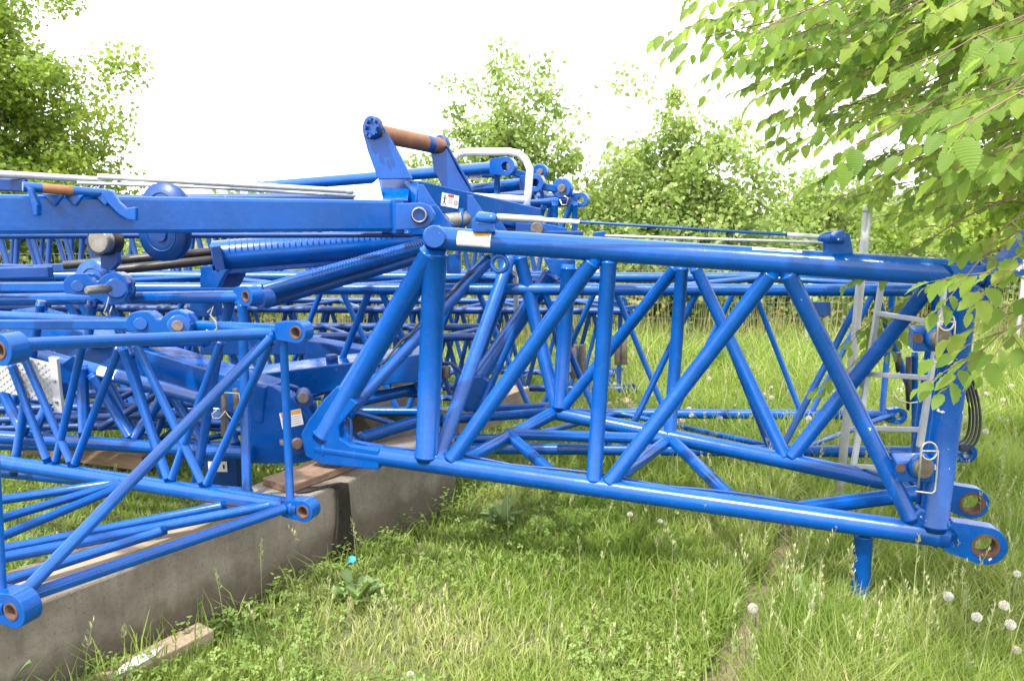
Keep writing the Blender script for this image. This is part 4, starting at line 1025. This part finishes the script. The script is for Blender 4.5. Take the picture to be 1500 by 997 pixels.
def tree(name, label, cat, base, c, rad, nclump, csize, per, lsize, mat, seed, trunk_r=.1, group=None, shell=.5, limbs=26, hang=.25):
    r = np.random.default_rng(seed)
    o = thing(name, label, cat, base, group)
    d = r.standard_normal((nclump, 3)); d /= np.linalg.norm(d, axis=1, keepdims=True)
    rr = (shell + (1 - shell) * r.random((nclump, 1))) * (.78 + .35 * r.random((nclump, 1)))
    cen = np.array(c) + d * rr * np.array(rad)
    keep = cen[:, 2] > .15; cen = cen[keep]
    sz = csize * (.6 + .8 * r.random((len(cen), 1))) * np.array([[1, 1, .75]]); cnt = (per * (.5 + r.random(len(cen)))).astype(int)
    V, Fc, rv = leaf_cloud(cen, sz, cnt, lsize, seed + 1, hang)
    cr = fast('crown', V - np.array(base), Fc, mat, {'rnd': rv}); cr.parent = o
    g = Geo(); top = Vector(c) + Vector((0, 0, rad[2] * .5)); b = Vector(base) - Z0 * .1
    g.path([lerp(b, top, t / 6) + Vector((math.sin(t * 1.7 + seed) * .06, math.cos(t * 1.3) * .05, 0)) for t in range(7)], trunk_r, 10, trunk_r * .25)
    tk = g.build('trunk', BARK, o)
    g = Geo(); idx = r.permutation(len(cen))[:limbs]
    for k in idx:
        e = Vector(cen[k]); t = random.uniform(.25, .8); s = lerp(b, top, t); m = lerp(s, e, .5) + Vector((0, 0, .1 * (e - s).length))
        g.path([s, lerp(s, m, .6), m, lerp(m, e, .6), e], trunk_r * .3, 6, trunk_r * .05)
    g.build('limbs', BARK, o)
    return o
def ground_at(px, d): return Vector(((px - CX) / F * d / CP, d, 0))
def at(px, py, d): return P(px, py, d)
gT = 'trees and bushes beyond the yard'
tree('leafy_tree', 'dense green tree rising at the upper left corner', 'tree', ground_at(-10, 12), tuple(at(-55, 240, 12)), (2.55, 2.1, 3.5), 360, .50, 250, .08, MAPLE, 1, .16, gT, .35)
tree('leafy_tree', 'dark green tree low behind the left end of the mast arm', 'tree', ground_at(20, 13.5), tuple(at(10, 380, 13.5)), (2.3, 1.2, 1.3), 90, .45, 120, .11, MAPLE, 2, .12, gT)
tree('young_tree', 'tall sparse pale tree behind the white handrail', 'tree', ground_at(745, 12), tuple(at(738, 235, 12)), (1.35, 1.0, 1.75), 240, .26, 50, .075, PALE, 3, .07, gT, .1)
tree('young_tree', 'broad bushy pale green tree right of the handrail', 'tree', ground_at(960, 12), tuple(at(985, 312, 12)), (1.9, 1.3, 1.85), 260, .36, 85, .085, PALE, 4, .09, gT, .3)
tree('young_tree', 'smaller pale bush filling the gap under the hornbeam branches', 'tree', ground_at(1190, 13.5), tuple(at(1225, 365, 13.5)), (2.3, 1.2, 1.45), 200, .36, 80, .09, PALE, 5, .08, gT, .2)
tree('young_tree', 'leafy bush at the right behind the big end post', 'tree', ground_at(1430, 11), tuple(at(1440, 390, 11)), (1.7, 1.2, 1.5), 120, .36, 90, .09, MAPLE, 6, .08, gT, .2)
tree('young_tree', 'pale bush glimpsed behind the rusty roller arms', 'tree', ground_at(640, 14), tuple(at(640, 340, 14)), (1.3, 1.0, 1.35), 80, .36, 70, .09, PALE, 12, .07, gT, .2)
tree('bush', 'yellowish bush seen between the far lattice braces left of centre', 'bush', ground_at(330, 12.5), tuple(at(330, 440, 12.5)), (2.8, 1.0, 1.05), 150, .36, 90, .09, HEDGE, 7, .05, gT, .1)
tree('bush', 'yellow-green bush seen between the far lattice braces in the centre', 'bush', ground_at(720, 12.8), tuple(at(720, 440, 12.8)), (2.4, 1.0, 1.0), 130, .36, 90, .09, HEDGE, 8, .05, gT, .1)
tree('bush', 'multi-stemmed bush behind the fence right of the posts', 'bush', ground_at(985, 9.8), tuple(at(985, 420, 9.8)), (.85, .5, .75), 70, .26, 70, .075, HEDGE, 9, .04, gT, .1)
tree('bush', 'brownish dry bush behind the wire fence', 'bush', ground_at(1130, 10.5), tuple(at(1130, 450, 10.5)), (1.2, .5, .6), 60, .3, 70, .075, DRY, 10, .04, gT, .1)
tree('bush', 'dark low bush behind the wire fence on the left', 'bush', ground_at(60, 12), tuple(at(40, 450, 12)), (2.4, .6, .8), 90, .35, 80, .09, HEDGE, 11, .04, gT, .1)
tree('bush', 'pale spreading bush behind the fence at the right of the broad tree', 'bush', ground_at(1090, 11.5), tuple(at(1090, 420, 11.5)), (1.5, .6, .9), 110, .32, 80, .08, PALE, 21, .04, gT, .1)
tree('bush', 'green bush low behind the fence under the broad tree', 'bush', ground_at(860, 11), tuple(at(860, 440, 11)), (1.2, .6, .75), 90, .3, 80, .08, HEDGE, 22, .04, gT, .1)
tree('bush', 'yellow-green bush low behind the ladder', 'bush', ground_at(1290, 11), tuple(at(1290, 440, 11)), (1.3, .6, .85), 100, .32, 80, .08, HEDGE, 23, .04, gT, .1)
tree('bush', 'light green bush behind the lattice braces at the far left of the fence', 'bush', ground_at(180, 12.2), tuple(at(200, 400, 12.2)), (1.8, .6, .9), 110, .33, 80, .085, PALE, 24, .04, gT, .1)
bush_kinds = [('low yellow-green bush in the row just behind the wire fence', HEDGE), ('low pale green bush in the row just behind the wire fence', PALE), ('low straw-tinged bush in the row just behind the wire fence', DRY)]
for k in range(15):
    bx = -6.6 + k * .95 + random.uniform(-.2, .2); by = random.uniform(9.7, 10.4); lb, mt = bush_kinds[(k * 2 + k // 4) % 3]
    tree('bush', lb, 'bush', Vector((bx, by, 0)), (bx, by, random.uniform(.55, .75)), (random.uniform(.65, .85), .35, random.uniform(.5, .7)), 42, .24, 65, .075, mt, 40 + k, .03, 'bushes in a row behind the fence', .1, 8)
# dry brush behind the fence: thin upright stalks
def brush():
    n = 5000; x = rng.uniform(-8, 9, n); y = rng.uniform(8.9, 11, n); h = rng.uniform(.3, 1.1, n) * (.5 + .6 * value_noise(x, y, .8, 77)); az = rng.random(n) * 6.28; ln = h * .3 * rng.random(n); w = .006 + .006 * rng.random(n)
    V = np.zeros((n, 3, 3)); z = np.zeros(n)
    V[:, 0] = np.stack([x - w, y, z], -1); V[:, 1] = np.stack([x + w, y, z], -1); V[:, 2] = np.stack([x + np.cos(az) * ln, y + np.sin(az) * ln, h], -1)
    b = np.arange(n) * 3; o = fast('dry_brush', V.reshape(-1, 3), np.stack([b, b + 1, b + 2], -1), DRY, {'rnd': np.repeat(rng.random(n), 3)})
    tag(o, 'straw-coloured dry stalks behind the wire fence', 'ground cover', kind='stuff')
brush()
def treeline():
    n = 60; cen = np.stack([rng.uniform(-60, 60, n), rng.uniform(38, 48, n), rng.uniform(.3, 2.2, n)], -1)
    V, Fc, rv = leaf_cloud(cen, np.tile(np.array([[3.2, 2.0, 1.3]]), (n, 1)), np.full(n, 500), .38, 5)
    o = fast('far_hedge', V, Fc, HEDGE, {'rnd': rv}); tag(o, 'distant hedge closing the view behind the trees', 'hedge', kind='stuff')
treeline()

# ------------------------------------------------------------------ hornbeam, close
def hornbeam():
    base = Vector((3.35, 3.3, 0)); o = thing('hornbeam_tree', 'hornbeam with large toothed leaves hanging in from the upper right', 'tree', base)
    trunk = [base, base + Vector((.02, .05, 1.0)), base + Vector((-.05, .0, 2.0)), base + Vector((-.1, .05, 3.0)), base + Vector((-.15, 0, 4.2))]
    g = Geo(); g.path(trunk, .11, 12, .04); g.build('trunk', BARK, o)
    r = random.Random(5)
    tips = []
    # sprays seen against the sky and boom; (pixel, distance)
    key = [(985, 45, 3.6), (1010, 62, 3.4), (1045, 20, 3.3), (1060, 98, 3.5), (1080, 60, 3.2), (1105, 125, 3.4), (1120, 40, 3.0), (1150, 160, 3.3), (1165, 90, 3.0), (1180, 200, 3.4), (1150, 200, 3.6), (1200, 30, 2.7), (1215, 255, 3.6), (1240, 185, 2.5), (1260, 215, 2.2), (1265, 110, 2.6), (1290, 40, 2.4), (1300, 260, 3.2), (1330, 300, 3.2), (1240, 290, 3.8), (1210, 300, 4.0), (1345, 165, 2.2), (1370, 90, 2.1), (1400, 220, 2.6), (1410, 300, 3.9), (1440, 155, 1.8), (1470, 60, 1.8), (1460, 225, 2.3), (1435, 175, 1.6), (1490, 225, 1.75), (1480, 280, 3.8),
           (1388, 430, 2.3), (1450, 418, 2.1), (1418, 540, 2.15), (1475, 508, 2.0), (1400, 5, 2.2), (1340, 10, 2.5), (1100, 5, 3.3), (1030, -5, 3.5), (1490, 120, 2.0), 
           (1275, 400, 3.4), (1240, 500, 3.75), (1290, 480, 3.6), (1215, 560, 3.7), (1110, 90, 3.1), (1140, 130, 3.0), (1190, 150, 2.9)]
    for k in key: tips.append(P(*k))
    for k in range(26): tips.append(P(r.uniform(1270, 1560), r.uniform(225, 320), r.uniform(4.0, 5.2)))
    while len(tips) < 168:
        x = r.uniform(1080, 1620); y = r.uniform(-180, 380)
        lim = 30 + (x - 1000) * 1.0 if x < 1250 else 250
        if y < lim - 25: tips.append(P(x, y, r.uniform(2.2, 4.6) if y < 150 else r.uniform(3.5, 5.0)))
    wood = Geo(); LV = []; LF = []; R = []; U = []; W = []
    st = 9
    def leaf(p, d, nrm, L, rv):
        d = d.normalized(); s = d.cross(nrm).normalized(); n_ = s.cross(d); b = len(LV); wmax = L * .29; droop = r.uniform(.05, .35)
        for q in range(st + 1):
            t = q / st; ww = wmax * (math.sin(math.pi * (t ** .8)) ** .75 if 0 < t < 1 else 0.02) * (1.08 if q % 2 else .92)
            c = p + d * (L * t) - n_ * (L * droop * t * t); cr = ww * .30
            for sg in (-1, 0, 1):
                v = c + s * (ww * sg) + n_ * (cr if sg else 0) + n_ * (.012 * L * (1 if q % 2 else -1) if sg else 0); LV.append(v); R.append(rv); U.append(t); W.append(sg * ww / L)
            if q:
                i = b + 3 * q; LF.append((i - 3, i - 2, i + 1, i)); LF.append((i - 2, i - 1, i + 2, i + 1))
    for ti, tip in enumerate(tips):
        h = max(.8, min(3.9, tip.z + r.uniform(-.2, .7))); s0 = base + Vector((-.05, 0, h))
        if tip.z < 1.6: s0 = base + Vector((0, 0, r.uniform(1.7, 2.2)))
        L = (tip - s0).length; mid = lerp(s0, tip, .5) + Vector((r.uniform(-.1, .1), r.uniform(-.1, .1), .16 * L)); pts = []
        for k in range(15):
            t = k / 14; pts.append(s0 * ((1 - t) ** 2) + mid * (2 * t * (1 - t)) + tip * t * t + Vector((.012 * math.sin(k * 2 + ti), .012 * math.cos(k * 1.6 + ti), 0)))
        wood.path(pts, .011, 6, .0015)
        # leafy side twigs on the outer part
        tone = r.random()
        low = tip.z < 1.6
        for tw in range(5 if low else 8):
            t = 1 - (tw / 8) * min(.5 if low else .55, .75 / L) if tw else 1.0
            k = t * 14; i = min(13, int(k)); p = lerp(pts[i], pts[i + 1], k - i); dv = (pts[i + 1] - pts[i]).normalized()
            side = dv.cross(Z0).normalized() * (1 if tw % 2 else -1); tl = r.uniform(.10, .26) if tw else .10
            td = (dv * .7 + side * (r.uniform(.5, 1.0) if tw else 0) + Z0 * r.uniform(-.35, .15)).normalized()
            tp = [p + td * (tl * q / 4) - Z0 * (.10 * tl * (q / 4) ** 2) for q in range(5)]
            wood.path(tp, .0022, 4, .0008)
            nl = 5 if tw else 4
            for q in range(nl + 1):
                f = (q + .3) / (nl + .3); a = lerp(tp[0], tp[-1], f); sd = td.cross(Z0).normalized() * (1 if q % 2 else -1)
                if q == nl: sd = Vector((0, 0, 0))
                ld_ = (td * .75 + sd * .8 + Z0 * r.uniform(-.75, -.15)).normalized(); nr = (Z0 + Vector((r.uniform(-.6, .6), r.uniform(-.75, .35), 0))).normalized()
                leaf(a, ld_, nr, r.uniform(.035, .088), min(1, max(0, .55 * r.random() + .45 * tone)))
    wood.build('branches', TWIG, o)
    V = np.array([tuple(v) for v in LV]); cr = fast('crown', V - np.array(base), np.array(LF), HORN, {'rnd': np.array(R), 'lu': np.array(U), 'lv': np.array(W)}, True); cr.parent = o
hornbeam()

# ================================================================== LIGHT
S = Vector((-.32, -.40, .86)).normalized()
el, rot = math.asin(S.z), math.atan2(S.x, S.y)
sl = bpy.data.lights.new('sun', 'SUN'); sl.energy = 3.0; sl.angle = math.radians(2.0); sl.color = (1, .95, .87)
so = bpy.data.objects.new('sun', sl); COL.objects.link(so); so.rotation_euler = (-S).to_track_quat('-Z', 'Y').to_euler(); so.location = (0, 0, 20)
wd = bpy.data.worlds.new('World'); scene.world = wd; wd.use_nodes = True; nt = wd.node_tree; bg = nt.nodes['Background']
sk = N(nt, 'ShaderNodeTexSky', sky_type='NISHITA', sun_disc=False, sun_elevation=el, sun_rotation=rot, air_density=1.0, dust_density=4.0, ozone_density=1.0)
hs = N(nt, 'ShaderNodeHueSaturation'); hs.inputs['Saturation'].default_value = .25; hs.inputs['Value'].default_value = 1.0
nt.links.new(sk.outputs[0], hs.inputs['Color'])
veil = mixc(nt, .6, hs.outputs[0], (11.0, 11.1, 11.3))          # thin bright cloud veil
nt.links.new(veil, bg.inputs['Color']); bg.inputs['Strength'].default_value = .15
scene.view_settings.view_transform = 'Standard'; scene.view_settings.look = 'None'; scene.view_settings.gamma = 1; scene.view_settings.exposure = 1.38
scene.cycles.max_bounces = 6; scene.cycles.transparent_max_bounces = 6
scene.cycles.use_denoising = True
